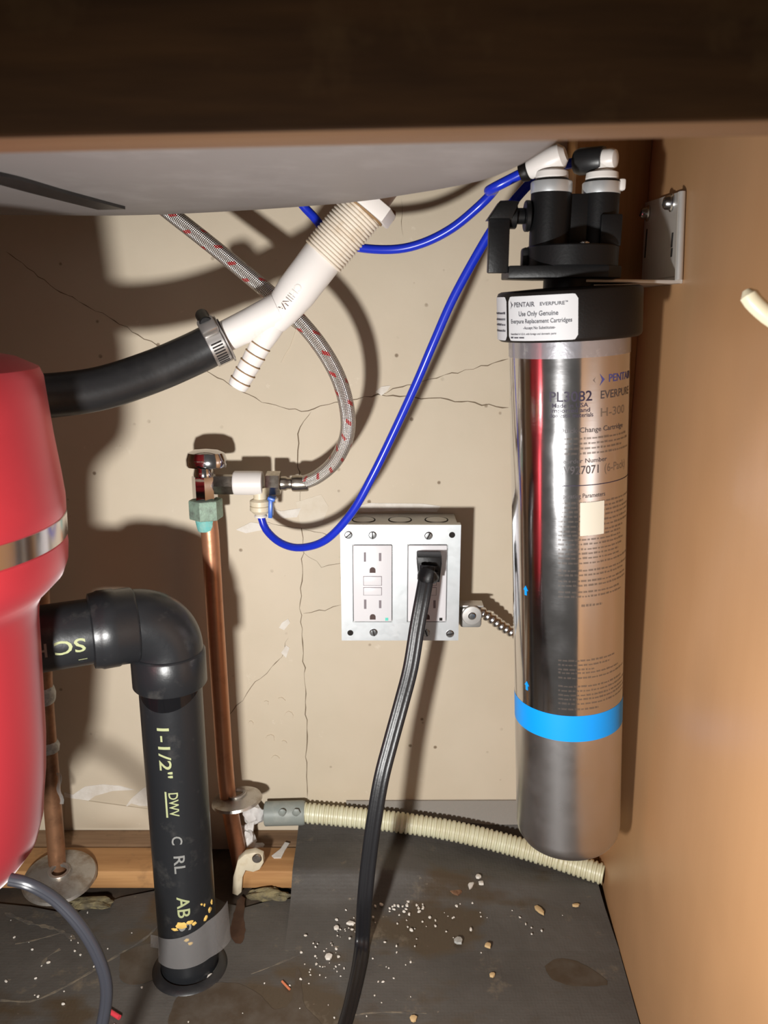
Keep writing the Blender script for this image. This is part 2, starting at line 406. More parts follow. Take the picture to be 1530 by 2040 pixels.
CR = [([(10, 500), (110, 575), (180, 612), (300, 680), (420, 745), (520, 800), (600, 820), (680, 800), (740, 790), (800, 772), (900, 745), (1013, 715)], .0008),
      ([(622, 818), (597, 850), (592, 900), (600, 1000), (603, 1100), (598, 1200), (606, 1330), (610, 1450), (612, 1590)], .0010),
      ([(740, 786), (880, 795), (1013, 812)], .0010), ([(606, 1222), (650, 1215), (680, 1205)], .0007),
      ([(455, 1430), (500, 1370), (560, 1310)], .0007), ([(560, 1310), (566, 1290), (575, 1270)], .0006),
      ([(522, 1040), (600, 1052), (668, 1070)], .0005), ([(800, 398), (803, 470)], .0004), ([(440, 1500), (452, 1440)], .0006),
      ([(596, 1090), (640, 1130), (690, 1120)], .0004)]
for i, (p, w) in enumerate(CR): one(ribbon(p, w, i), 'crack', 'crack', wall)
def flake(pts, name='paint_chip', mat='chip', d=.0006):
    C = [at(u, v, WALL) for u, v in pts]
    return one(prism([(p.x, p.z) for p in C], 0, d), name, mat, wall, Matrix(((1, 0, 0, 0), (0, 0, -1, WALL), (0, 1, 0, 0), (0, 0, 0, 1))))
flake([(128, 1578), (145, 1583), (170, 1566), (205, 1562), (240, 1565), (268, 1573), (225, 1575), (190, 1585), (165, 1603), (140, 1602), (128, 1590)])
flake([(248, 1610), (262, 1590), (285, 1570), (305, 1560), (305, 1605), (280, 1605), (262, 1600)])
flake([(515, 1022), (535, 1010), (560, 1018), (600, 1012), (592, 1030), (545, 1034), (520, 1032)])
flake([(470, 1055), (500, 1040), (540, 1046), (520, 1056), (490, 1062)])
flake([(590, 1000), (640, 985), (655, 1010), (640, 1045), (600, 1052)], mat='palepatch', d=.0003)
flake([(705, 1010), (735, 1002), (840, 1003), (878, 1008), (870, 1020), (800, 1017), (735, 1020), (708, 1018)], d=.0005)
flake([(560, 1300), (570, 1285), (577, 1290), (570, 1310)])
flake([(748, 780), (760, 770), (778, 768), (772, 778), (760, 788)])
flake([(545, 668), (552, 690), (560, 722), (568, 706), (578, 690), (590, 656), (570, 640)], name='peeling_flap', mat='wall', d=.0014)
flake([(556, 1250), (562, 1240), (574, 1232), (578, 1240), (566, 1255)])
def curl(u, v):                                 # sheet of paint bulging from the wall foot
    p = at(130 + 175 * u, 1648 - 60 * v + 24 * u * v, WALL); k = math.sin(math.pi * u) * math.sin(math.pi * min(1, v * .9 + .05))
    p.y = WALL - .0008 - .004 * k; return p
one(sheet(curl, 14, 6, .0008), 'peeling_paint', 'wall', wall)
for k, (u, v, r) in enumerate([(560, 1395, 8), (575, 1425, 11), (540, 1470, 9), (565, 1480, 7), (500, 1440, 6), (530, 1400, 6), (548, 1510, 8)]):
    flake([(u + r * math.cos(a) * random.Random(k * 9 + i).uniform(.6, 1.2), v + r * .8 * math.sin(a)) for i, a in enumerate([j * math.pi / 4 for j in range(8)])], name='flaked_spot', mat='wall', d=.0009)

# ================================================================== FLOOR COVERINGS
edge = [(-140, 1790), (0, 1800), (60, 1806), (145, 1822), (165, 1812), (192, 1806), (240, 1788), (320, 1772), (400, 1772), (452, 1800), (488, 1808), (530, 1796), (583, 1790)]
E = [atz(u, v, .003) for u, v in edge]
outl = [(-.64, .23), (panel_x(.23) - .001, .23), (panel_x(.588) - .001, .588), (at(583, 1725, .663).x, .588)] + [(p.x, p.y) for p in reversed(E)] + [(-.64, E[0].y)]
mat = one(prism(outl, .0002, .003), 'floor_mat', 'mat'); tag(mat, 'dark stained rubber mat covering the cabinet floor', 'mat')
def patch(pts, name, m, z=.0034, parent=mat, seed=1):
    C = [atz(u, v, z) for u, v in pts]; P = spline(C + [C[0]], .004)[:-1]
    rng = random.Random(seed)
    return one(prism([(p.x + rng.uniform(-.0006, .0006), p.y + rng.uniform(-.0006, .0006)) for p in P], .0031, z), name, m, parent)
patch([(458, 1850), (475, 1790), (488, 1790), (486, 1830), (488, 1860), (478, 1880), (462, 1872)], 'rust_stain', 'stain')
patch([(330, 2060), (350, 1990), (400, 1965), (470, 1958), (520, 1985), (545, 2010), (580, 1995), (590, 1930), (600, 1940), (605, 2000), (630, 2060)], 'water_stain', 'wetstain', seed=3)
patch([(240, 1900), (290, 1880), (330, 1885), (345, 1900), (330, 1935), (280, 1960), (240, 1950)], 'water_stain', 'wetstain', seed=4)
patch([(1085, 1925), (1110, 1910), (1150, 1915), (1200, 1945), (1210, 1962), (1150, 1965), (1100, 1950)], 'water_stain', 'wetstain', seed=5)
patch([(740, 1860), (790, 1845), (850, 1830), (880, 1805), (900, 1800), (890, 1825), (850, 1845), (790, 1858)], 'water_stain', 'stain', seed=6)
XL = at(583, 1725, .663).x
prof = [(.588, .0032), (.612, .0042), (.636, .008), (.650, .017), (.661, .0265), (.672, .0278), (.690, .0285), (.706, .031), (.718, .035), (.7245, .038), (.7262, .0385)]
def liner(u, v):
    x = XL + (panel_x(.6) - .0015 - XL) * u; k = v * (len(prof) - 1); i = min(int(k), len(prof) - 2); f = k - i
    y = prof[i][0] * (1 - f) + prof[i + 1][0] * f; z = prof[i][1] * (1 - f) + prof[i + 1][1] * f
    w = 1 if x < .02 else max(.30, 1 - (x - .02) / .19); q = max(0, min(1, (y - .715) / .012))
    z = .0032 + (z - .0032) * (w * (1 - q) + (.8 + .2 * w) * q) + .0006 * noise.noise(Vector((x * 40, y * 40, 3)))
    return Vector((min(x, .1525) if y > .688 else x, y, z + .0018 * min(1, v * 6) - .0002))
one(sheet(liner, 40, 30, .0016, Vector((0, 0, 1))), 'wall_flap', 'mat', mat, label='flap of the mat folded up over the sill onto the wall', angle=70)

def upt(u, v):
    x = at(690, 1600, WALL).x + (.152 - at(690, 1600, WALL).x) * u
    return Vector((x, .7275 - .0035 * (1 - v) ** 2, .033 + (.0580 + .0006 * u - .033) * v))
one(sheet(upt, 16, 5, .0013), 'upturned_edge', 'upturn', mat, label='lighter grey turned-up edge against the wall')  # turned-up edge coloured a lighter grey than the rest of the mat
def mark(pts, w, seed):
    rng = random.Random(seed); C = spline([atz(u, v, .0034) for u, v in pts], .004); A_, B_ = [], []
    for i, p in enumerate(C):
        t = (C[min(i + 1, len(C) - 1)] - C[max(i - 1, 0)]).normalized(); q = Vector((-t.y, t.x, 0)) * w / 2 * rng.uniform(.1, 1.2)
        A_.append((p.x + q.x, p.y + q.y)); B_.append((p.x - q.x, p.y - q.y))
    return one(prism(A_ + B_[::-1], .0030, .0033), 'scuff_mark', 'scuff', mat)
for k_, (p_, w_) in enumerate([([(0, 1992), (60, 1994), (110, 1975), (160, 1948), (230, 1905), (290, 1868), (322, 1836)], .0022), ([(10, 1818), (60, 1838), (110, 1850), (150, 1870)], .0045),
        ([(85, 1920), (95, 1905), (120, 1890)], .003), ([(30, 1880), (70, 1872), (120, 1858)], .0020), ([(500, 1940), (540, 1925), (600, 1900)], .0016), ([(700, 2022), (760, 2016), (850, 2018)], .0014)]): mark(p_, w_, k_)

# ================================================================== SINK
ZS = CH + .07
pl = [(-.62, .30), (-.62, .60), (-.55, .640), (-.30, .640), (-.20, .644), (-.115, .620), (-.022, .571), (.017, .532), (.050, .490), (.066, .455), (.074, .405), (.076, .36), (.076, .30), (.06, .262), (.02, .25), (-.58, .25)]
P = spline([(x, y, 0) for x, y in pl] + [(pl[0][0], pl[0][1], 0)], .02)[:-1]
cx, cy = -.25, .44; vs, fs = [], []; n = len(P)
for dz, off in [(0, -.03), (0, -.006), (.0025, .0), (.010, .006), (.024, .010), (.19, .018)]:
    for p in P:
        d = Vector((p.x - cx, p.y - cy, 0)); q = p + d.normalized() * off; vs.append(Vector((q.x, q.y, ZS + dz)))
for r_ in range(5):
    for i in range(n): j = (i + 1) % n; fs.append([r_ * n + j, r_ * n + i, (r_ + 1) * n + i, (r_ + 1) * n + j])
fs.append(list(range(n)))
sk = thing('kitchen_sink', 'grey undercoated underside of the kitchen sink bowl overhead', 'sink', (cx, cy, ZS))
one((vs, fs), 'bowl', 'sink', sk)
def strip(pts, w, name, m, parent, h=.002):
    C = [atz(u, v, ZS - .0005) for u, v in pts]; C = spline(C, .006)
    L, Rr = [], []
    for i, p in enumerate(C):
        t = (C[min(i + 1, len(C) - 1)] - C[max(i - 1, 0)]).normalized(); q = Vector((-t.y, t.x, 0)) * w / 2
        L.append((p.x + q.x, p.y + q.y)); Rr.append((p.x - q.x, p.y - q.y))
    return one(prism(L + Rr[::-1], ZS - h, ZS + .0004), name, m, parent)
strip([(-90, 335), (0, 353), (100, 381), (222, 413)], .020, 'black_rubber_strip', 'rubber', sk)

# ================================================================== GARBAGE DISPOSAL
DX, DY = -.290, .455
def dis_r(u, v):
    p = at(u, v, DY); return (p.x - DX, p.z)
edgepx = [(52, 738), (61, 757), (68, 800), (82, 880), (98, 960), (107, 1010), (109, 1040)]
low = [(111, 1092), (114, 1110), (114, 1140), (106, 1165), (84, 1188), (66, 1206), (58, 1225), (58, 1260), (63, 1330), (69, 1420), (74, 1500), (75, 1570), (72, 1620)]
up = [dis_r(*e) for e in edgepx]; lw = [dis_r(*e) for e in low]
dsp = thing('garbage_disposal', 'red metallic garbage disposal with a steel band under the sink', 'disposal', (DX, DY, lw[-1][1] - .05))
r0, z0 = up[0]
A = T((DX, DY, 0))
one(lathe([(up[-1][0] - .0015, up[-1][1] - .0035)] + up[::-1] + [(r0 - .012, z0 + .006), (r0 - .035, z0 + .011), (0, z0 + .012)], 96), 'upper_housing', 'red', dsp, A)
rb = lw[-1][0]; zb = lw[-1][1]
one(lathe([(0, zb - .052), (rb * .45, zb - .051), (rb * .74, zb - .043), (rb * .90, zb - .029), (rb * .975, zb - .013)] + lw[::-1] + [(lw[0][0] - .002, lw[0][1] + .002)], 96), 'lower_housing', 'red', dsp, A)
rt, zt = up[-1]
one(lathe([(rt - .004, lw[0][1] - .001), (rt - .0004, lw[0][1] + .0012), (rt + .0002, zt - .0012), (rt - .003, zt + .0005)], 96), 'steel_band', 'steelband', dsp, A, label='polished steel band')
one(cyl(.045, z0 + .011, ZS - .004, 40), 'mounting_neck', 'plastic', dsp, A)
g = G(); g.add(ring(.046, .060, ZS - .012, ZS - .001)); g.build('mounting_ring', 'steelband', dsp).matrix_basis = A

# ================================================================== WHITE WYE FITTING, HOSE, CLAMP
YW = .602
w0, w1, w2, w3 = at(722, 418, YW), at(643, 512, YW), at(546, 640, YW), at(472, 772, YW)
wt = thing('drain_wye', 'white plastic wye fitting with threaded top hanging behind the sink', 'pipe fitting', w3)
ax = (w0 - w3).normalized()
nthr = 17; Lt = (w0 - w1).length; pr = []
for k in range(nthr): z = Lt * k / nthr; pr += [(.0155, z), (.0164, z + Lt / nthr * .3), (.0164, z + Lt / nthr * .55), (.0155, z + Lt / nthr * .9)]
one(lathe([(.010, 0)] + pr + [(.0160, Lt), (.010, Lt)], 48), 'threaded_end', 'thread', wt, frame(w1, w0 - w1))
Lb = (w1 - w2).length; d12 = (w1 - w2)
one(lathe([(0, -.004), (.0090, -.003), (.0105, .0), (.0128, .012), (.0146, .026), (.0149, Lb), (.0145, Lb + .001), (0, Lb + .001)], 48), 'body', 'white', wt, frame(w2, d12))
Ln = (w2 - w3).length; pb = [(0, 0), (.0066, 0), (.0072, .0012)]
gr = G()
for k in range(5):
    z = .005 + k * .0075; pb += [(.0078, z), (.0080, z + .0006), (.0073, z + .001)]; gr.add(ring(.0070, .00815, z + .0003, z + .0010, 32, .0001))
pb += [(.0086, .044), (.0092, Ln - .006), (.0095, Ln + .004), (0, Ln + .004)]
one(lathe(pb, 40), 'barb', 'white', wt, frame(w3, w2 - w3)); gr.build('barb_grooves', 'groove', wt).matrix_basis = frame(w3, w2 - w3)
b0, b1 = at(556, 618, YW), at(425, 682, YW - .004)
Lr = (b0 - b1).length
one(lathe([(0, 0), (.0108, 0), (.0112, .012), (.0116, .03), (.0128, Lr), (0, Lr)], 44), 'branch', 'white', wt, frame(b1, b0 - b1))
one(prism([(p.x, p.z) for p in [at(500, 676, YW), at(520, 650, YW), at(545, 640, YW), at(528, 668, YW), at(512, 690, YW)]], -.003, .003, .0005), 'web', 'white', wt, Matrix(((1, 0, 0, 0), (0, 0, -1, YW), (0, 1, 0, 0), (0, 0, 0, 1))))
mk = frame((w1 + w2) / 2 + Vector((0, -.0151, 0)), (0, -1, 0), w2 - w1)
g = G(); cn = (w1 + w2) / 2; dd = (w2 - w1).normalized(); pp = Vector((-dd.z, 0, dd.x))
def wymap(x, y):
    q = y - .002; th = q / .0148
    return cn + dd * x + pp * (.0148 * math.sin(th)) * 1 + Vector((0, -.01500 * math.cos(th), 0))
text(g, 'CHINA', .0052, wymap, -.004, 0); g.build('moulded_lettering', pm('faint_moulding', (.70, .665, .63), .4), wt)
# nut and rusty shank over it
nt0 = at(735, 420, YW)
nut = one(hexa(.0225, -.0055, .0055, 6, .001, .3), 'lock_nut', 'white', wt, frame(at(722, 418, YW) + ax * .006, ax))
one(lathe([(.0150, 0), (.0172, .0004), (.0172, .0014), (.0150, .0018)], 40), 'rust_line', 'groove', wt, frame(w0 - ax * .0012, ax))
sh = thing('rusted_shank', 'rusted bracket end beside the white fitting below the sink edge', 'bracket', at(750, 405, .612))
one(box(.024, .016, .007, .002), 'flange', 'rust', sh, frame(at(756, 420, .615), (.35, 0, .9), (1, 0, -.55)))
one(cyl(.009, -.0, .05, 24), 'shank', 'thread', sh, frame(at(744, 412, .616), ax))
hp = [at(*p) for p in [(452, 674, .602), (425, 686, .600), (380, 708, .596), (300, 742, .586), (200, 774, .570), (100, 788, .553), (40, 788, .541), (0, 787, .533)]]
ho = thing('drain_hose', 'thick black rubber hose curving from the red disposal to the white wye', 'hose', hp[-1])
one(tube(hp, .0152, 40), 'hose', 'rubber', ho)
ca = (hp[0] - hp[2]).normalized(); cc = at(430, 683, .600)
cl = thing('hose_clamp', 'steel worm gear clamp tightening the black hose on the white fitting', 'clamp', cc)
Fc = frame(cc, ca, Vector((0, -1, 0)))
one(ring(.0156, .0165, -.006, .006, 56), 'band', 'clamp', cl, Fc)
g = G()
for k in range(9):
    an = R(4 + k * 8); g.add(box(.0004, .0011, .0080, .0001), Matrix.Rotation(an, 4, 'Z') @ T((.01655, 0, 0)))
g.build('band_slots', 'hole', cl).matrix_basis = Fc
one(ring(.0150, .0178, .0064, .0078, 56), 'rolled_edge', 'clamp', cl, Fc)
hd = Matrix.Rotation(R(-36), 4, 'Z') @ T((.0195, 0, 0))
one(box(.007, .013, .0125, .0018), 'worm_housing', 'clamp', cl, Fc @ hd)
ws = one(cyl(.0048, -.010, .010, 24), 'worm_screw', 'plastic', cl, Fc @ Matrix.Rotation(R(-66), 4, 'Z') @ T((.0195, 0, .0)) @ Matrix.Rotation(R(90), 4, 'X'))
one(box(.0012, .0075, .002), 'screw_slot', 'hole', ws, Fc @ Matrix.Rotation(R(-66), 4, 'Z') @ T((.0195, .0094, 0)) @ Matrix.Rotation(R(90), 4, 'X'))

# ================================================================== BRAIDED SUPPLY HOSE
YV = .69
fh = [at(*p) for p in [(285, 380, .650), (340, 425, .647), (395, 468, .645), (450, 512, .643), (530, 578, .638), (590, 632, .632), (640, 692, .628), (675, 755, .630), (692, 820, .638), (690, 872, .651), (668, 918, .668), (635, 948, .682), (605, 961, .69), (586, 962, .69)]]
fx = thing('supply_hose', 'braided steel supply hose with red flecks looping down to the valve', 'hose', fh[-1])
one(tube(fh, .0061, 28, .003), 'braided_hose', 'braid', fx)
xa = Vector((1, 0, 0)); pv = lambda u, v: at(u, v, YV)
fr = frame(pv(560, 963), xa)
one(lathe([(0, 0), (.0062, 0), (.0064, .004), (.0052, .006), (.0052, .009), (.0070, .010), (.0074, .0125), (.0070, .0225), (.0066, .024), (0, .024)], 36), 'ferrule', 'nickel', fx, fr)
one(hexa(.0105, 0, .0125, 6, .0009, .2), 'coupling_nut', 'nickel', fx, frame(pv(531, 962), xa))

# ================================================================== ANGLE STOP, TEE, COPPER PIPES
c0 = pv(408, 970)
cp = [at(411, 1020, YV), at(418, 1060, YV), at(430, 1250, YV), at(441, 1420, YV), at(451, 1560, YV), at(463, 1640, YV), at(483, 1745, YV)]
cp[-1].z = .001
pr_ = thing('copper_pipe', 'copper riser pipe carrying the chrome shutoff valve', 'pipe', cp[-1], 'copper riser pipes')
one(tube(cp, .0079, 28, .01), 'pipe', 'copper', pr_)
one(lathe([(.0079, 0), (.0086, .001), (.0091, .005), (.0094, .011), (.0088, .014), (.006, .0145)], 36), 'corrosion', 'teal', pr_, frame(at(414, 1056, YV), (at(411, 1020, YV) - at(418, 1060, YV))))
va = thing('shutoff_valve', 'chrome angle shutoff valve with oval handle atop the copper pipe', 'valve', at(412, 1030, YV))
vz = Vector((0, 0, 1))
def zat(v): return at(408, v, YV).z
V = frame((c0.x, YV, 0), vz)
one(hexa(.0148, zat(1033), zat(994), 6, .0014, .35), 'compression_nut', 'patina', va, V, label='green corroded compression nut')
one(hexa(.0108, zat(995), zat(947), 8, .0010, .2), 'body', 'chrome', va, V)
one(lathe([(0, zat(948)), (.0095, zat(948)), (.0098, zat(944)), (.0088, zat(935)), (.0080, zat(928)), (.0080, zat(918)), (0, zat(918))], 36), 'bonnet', 'chrome', va, V)
hz0, hz1 = zat(930), zat(894)
one(lathe([(0, hz0 + .001), (.0150, hz0 + .001), (.0172, hz0), (.0182, hz0 + .002), (.0180, hz0 + .007), (.0160, hz1 - .0035), (.010, hz1 - .0008), (0, hz1)], 48, 1.0, .62), 'handle', 'chrome', va, frame((pv(411, 915).x, YV, 0), vz))
one(hexa(.0092, 0, .017, 6, .0008, 0), 'outlet', 'nickel', va, frame(pv(428, 965), xa))
te = thing('tee_adapter', 'white plastic tee adapter between the valve and the braided hose', 'pipe fitting', pv(495, 963))
one(lathe([(0, 0), (.0098, 0), (.0106, .001), (.0107, .022), (.0102, .0250), (.0086, .0255), (0, .0255)], 44), 'collar', 'white', te, frame(pv(466, 962), xa))
dz = Vector((0, 0, -1)); tb = pv(518, 984)
one(lathe([(0, -.006), (.0058, -.006), (.0058, .004), (.0086, .0055), (.0092, .0060), (.0092, .0100), (.0084, .0104), (.0093, .0108), (.0094, .0145), (.0060, .0178), (0, .018)], 36), 'branch', 'cream', te, frame(tb, dz))
one(lathe([(0, .0178), (.0040, .0178), (.0056, .0195), (.0056, .0208), (.0036, .0212), (0, .0212)], 32), 'collet', 'white', te, frame(tb, dz))
one(box(.0065, .012, .0030, .0006), 'locking_clip', 'blueclip', te, frame(pv(543, 990) + Vector((0, -.004, 0)), (.3, 0, 1)))
one(box(.0035, .011, .0165, .0006), 'locking_clip', 'blueclip', te, frame(pv(541, 1010) + Vector((0, -.003, 0)), (.06, 0, 1)))
# left riser
YL = .664
lp = [at(78, 1000, YL), at(80, 1180, YL), at(86, 1350, YL), at(98, 1520, YL), at(112, 1690, YL), at(115, 1735, YL)]
l_ = thing('copper_pipe', 'dull brown copper riser pipe with solder rings behind the red disposal', 'pipe', lp[-1], 'copper riser pipes')
one(tube(lp, .0080, 28, .01), 'pipe', 'copperdull', l_)
def on(v, path):
    for a_, b_ in zip(path, path[1:]):
        pass
    return None
for (u, v, h) in [(88, 1383, .0085), (96, 1487, .0055)]:
    g = G(); vs, fs = lathe([(.0079, -h), (.0094, -h * .7), (.0098, 0), (.0092, h * .7), (.0079, h)], 28)
    vs = [Vector((p.x * (1 + .05 * math.sin(i * 2.3)), p.y, p.z + .0016 * noise.noise(Vector((p.x * 150, p.y * 150, v))))) for i, p in enumerate(vs)]
    one((vs, fs), 'solder_joint', 'solder', l_, frame(at(u, v, YL), (-.03, 0, 1)))
one(sheet(lambda a_, b_: at(112 + 7 * a_ + 6 * b_ + 3 * math.sin(9 * b_), 1540 + 62 * b_, YL - .007 - .003 * a_), 4, 8, .0006), 'peeling_tape', 'film', l_)
def flange(name, label, c, tilt, R_):
    o = thing(name, label, 'escutcheon', c, 'pipe escutcheons')
    one(lathe([(.0068, .0040), (.0105, .0048), (.0125, .0042), (R_ * .80, .0026), (R_ * .96, .0008), (R_, -.0016), (R_ - .0012, -.0020), (R_ * .9, -.0008), (.0085, .003), (.0068, .0040)], 56), 'plate', 'escut', o, frame(c, tilt))
    one(ring(.0070, .0100, .0045, .0070, 32), 'collar', 'escut', o, frame(c, tilt))
    return o
flange('escutcheon', 'tarnished escutcheon ring tilted on the copper pipe below the shutoff valve', at(472, 1592, YV), (-.10, .08, 1), .0245)
flange('escutcheon', 'large tarnished escutcheon resting at the foot of the brown copper pipe', at(119, 1745, .652), (.05, -.12, 1), .0335)
# stuff round the pipe feet
wc = thing('caulk_lump', 'white crumpled caulk beside the copper pipe and grey coupling', 'caulk', at(505, 1650, .70))
one(blob(at(505, 1622, .712), .010, 1, 3, .5, (1.1, .7, 1.1)), 'lump', 'foam', wc, label='upper lump')
one(blob(at(492, 1668, .706), .011, 4, 3, .6, (.75, .8, 1.5)), 'lump', 'foam', wc, label='lower lump')
one(blob(at(512, 1690, .702), .008, 7, 3, .6, (1.0, .7, .6)), 'lump', 'foam', wc)
ck = thing('pipe_strap', 'cream plastic pipe strap nailed to the wood sill beside the copper pipe', 'strap', at(500, 1712, .672))
O_ = [at(u, v, .66) for u, v in [(474, 1712), (488, 1700), (508, 1696), (524, 1703), (526, 1716), (518, 1730), (505, 1735), (490, 1732), (484, 1745), (482, 1775), (474, 1782), (463, 1778), (465, 1745), (470, 1728)]]
one(prism([(p.x, p.z) for p in O_], -.004, .004, .001), 'strap', 'cream', ck, Matrix(((1, 0, 0, 0), (0, 0, -1, .662), (0, 1, 0, 0), (0, 0, 0, 1))))
one(cyl(.0045, 0, .0022, 20), 'nail_head', 'nickel', ck, frame(at(512, 1709, .6575), (0, -1, 0)))
wd = atz(470, 1775, .0)
for k, (u, v, sc, lb) in enumerate([(535, 1786, (2.6, .7, .8), 'lump of yellowish insulation poking out under the right wood sill'), (180, 1803, (2.4, .8, .5), 'lump of yellowish insulation under the sill beside the large escutcheon')]):
    p = atz(u, v, .004); p.z = .006; tag(one(blob(p, .008, 11 + k, 3, .7, sc), 'insulation_scrap', 'insul'), lb, 'insulation')
p = atz(560, 1692, .0255); q = G()
q.add(prism([(-.004, -.012), (.003, -.011), (.004, .001), (.006, .012), (.001, .013), (-.001, .002), (-.007, -.009)], 0, .0007), T((p.x, p.y - .002, .0252)) @ Matrix.Rotation(-.12, 4, 'Z'))
tag(q.build('paper_scrap', 'chip'), 'torn strip of white paint lying on the right wood sill', 'scrap')

# ================================================================== CONDUIT
cq = [at(*p) for p in [(604, 1619, .7135), (700, 1628, .711), (800, 1639, .708), (900, 1655, .703), (1000, 1679, .695), (1100, 1708, .682), (1160, 1728, .672)]]
e = at(1200, 1742, .664); e.x = panel_x(e.y) - .0005; cq.append(e)
cd = thing('corrugated_conduit', 'cream corrugated plastic conduit lying along the back wall into the right panel', 'conduit', cq[3])
one(tube(cq, .0102, 26, .00085, rfun=lambda L: 1.0 if (L / .0047) % 1 < .62 else .86), 'corrugated_tube', 'cond', cd, angle=50)
gx = (at(604, 1619, .7135) - at(528, 1621, .7135))
cpl = one(lathe([(0, 0), (.0112, 0), (.0120, .0008), (.0120, gx.length - .0008), (.0112, gx.length + .002), (0, gx.length + .002)], 40), 'coupling', 'greypvc', cd, frame(at(528, 1621, .7135), gx), label='grey coupling')
for u in (562, 590): one(blob(at(u, 1619, .7135 - .0118), .004, u, 2, .2, (1, .35, 1)), 'dimple', 'greypvc', cpl)

# ================================================================== BLACK DRAIN PIPE
BX, BY, BZ = -.1665, .575, .317; RP, RH = .02415, .0283
dr = thing('drain_pipe', 'black plastic drain pipe with elbow standing on the cabinet floor', 'pipe', (BX, BY, 0))
d = Vector((-.906, -.42, 0)).normalized(); bend = .024
one(cyl(RP, 0, BZ - bend - .006, 56), 'vertical_pipe', 'abs', dr, T((BX, BY, .0032)))
hs = Vector((BX, BY, BZ)) + d * (bend + .029)
one(cyl(RP, -.004, .064, 56), 'horizontal_pipe', 'abs', dr, frame(hs, d))
arc = []
for k in range(13):
    a_ = k / 12 * math.pi / 2
    arc.append(Vector((BX, BY, BZ - bend)) + d * bend * (1 - math.cos(a_)) + vz * bend * math.sin(a_))
arc = [arc[0] - vz * .002] + arc + [arc[-1] + d * .003]
el = one(tube(arc, .0266, 56, .004), 'elbow', 'abs', dr)
one(lathe([(RP, 0), (RH - .0006, 0), (RH, .0008), (RH, .026), (RH - .001, .0275), (.0266, .028), (.02, .028)], 56), 'hub', 'abs', el, T((BX, BY, BZ - bend - .0285)))
one(lathe([(.02, 0), (.0266, 0), (RH - .001, .0006), (RH, .002), (RH, .0135), (.0291, .015), (.0291, .026), (RH, .0275), (RH - .0006, .0320), (RP, .0330)], 56), 'hub', 'abs', el, frame(Vector((BX, BY, BZ)) + d * (bend - .002), d))
al = math.atan2(-BX, BY)                        # direction of the viewer seen from the pipe
def pipemap(x, y, z0, th0, r=RP + .0002):        # x runs down the pipe, y towards the right
    th = th0 + y / RP + al; return Vector((BX + r * math.sin(th), BY - r * math.cos(th), z0 - x))
def zp(v): return at(340, v, BY - RP * .95).z
def gsheet(v0, v1): return None
glu = sheet(lambda a_, b_: pipemap(b_ * (.0018 + .0115 * (math.sin(math.pi * a_ ** .8) ** .8)), (a_ - .55) * .052, BZ - bend - .028, 0, RP + .0009), 24, 6)
one(glu, 'cement_smear', 'glue', dr)
gy, gp = G(), G()
text(gy, '1-1/2"', .0092, lambda x, y: pipemap(x, y, zp(1441), -.52), width=.046)
text(gy, 'DWV', .0072, lambda x, y: pipemap(x, y, zp(1577), -.30), width=.0215)
quad(gy, -.0005, .0222, -.0030, -.0015, lambda x, y: pipemap(x, y, zp(1577), -.30))
text(gy, 'AB', .0098, lambda x, y: pipemap(x, y, zp(1786), -.28), width=.0195)
text(gp, 'RL', .0085, lambda x, y: pipemap(x, y, zp(1702), -.28), width=.017)
text(gp, 'C', .0080, lambda x, y: pipemap(x, y, zp(1664), -.30), width=.008)
text(gp, 'S', .0098, lambda x, y: pipemap(x, y, zp(1836), -.28), width=.0085)
hx = -d; side = Vector((0, 0, 1)).cross(hx)      # horizontal print, upside down
def hmap(x, y):                                  # x runs away from the elbow
    th = .20 - y / RP; o = hs + d * (.0065 + x); n_ = Vector((d.y, -d.x, 0)); n_ = n_ if n_.y < 0 else -n_
    return o + n_ * (RP + .0002) * math.cos(th) + vz * (RP + .0002) * math.sin(th)
text(gy, 'SC', .0100, hmap, 0, 0, width=.021); text(gp, 'H', .0100, hmap, .025, 0, width=.009)
quad(gy, .0, .006, .017, .0176, hmap)
gy.build('yellow_print', 'yellow', dr, kind='stuff'); gp.build('worn_print', 'pale', dr, kind='stuff')
rng = random.Random(8); g = G()
for (u, v, w, h) in [(378, 1842, .009, .006), (366, 1850, .006, .003), (395, 1838, .006, .004), (404, 1843, .004, .003), (428, 1845, .005, .004), (436, 1836, .004, .005), (440, 1826, .003, .004), (424, 1818, .002, .003), (418, 1813, .002, .002), (390, 1872, .004, .003), (398, 1880, .004, .003)]:
    th = math.asin(max(-.97, min(.97, (u - (393 - (1870 - v) * .1)) / 60)))
    p = pipemap(0, 0, zp(v), th, RP); g.add(blob((0, 0, 0), 1, u, 2, .5, (w / 2, .0009, h / 2)), T(p) @ Matrix.Rotation(th + al, 4, 'Z'))
g.build('foam_residue', 'yfoam', dr)
def tp(a_, b_):
    th = -1.15 + 2.5 * a_; top = zp(1876 - 38 * a_); bot = zp(1925 - 8 * a_)
    return pipemap(0, 0, top + (bot - top) * b_, th, RP + .0022 + math.cos(0) * .030 * max(0, a_ - .72) + .0012 * b_)
one(sheet(tp, 24, 6, .0003), 'clear_tape', 'tape', dr)
one(lathe([(RP, 0), (.0315, 0), (.0305, .0012), (.027, .003), (RP, .0035)], 48), 'floor_gasket', 'rubber', dr, T((BX + .001, BY - .004, .0031)))
def tfl(a_, b_): return atz(300 + 55 * a_, 1862 + 24 * b_ + 10 * a_, .0036 + .010 * a_ * a_)
one(sheet(tfl, 8, 4, .0003, vz), 'clear_tape', 'tape', dr)

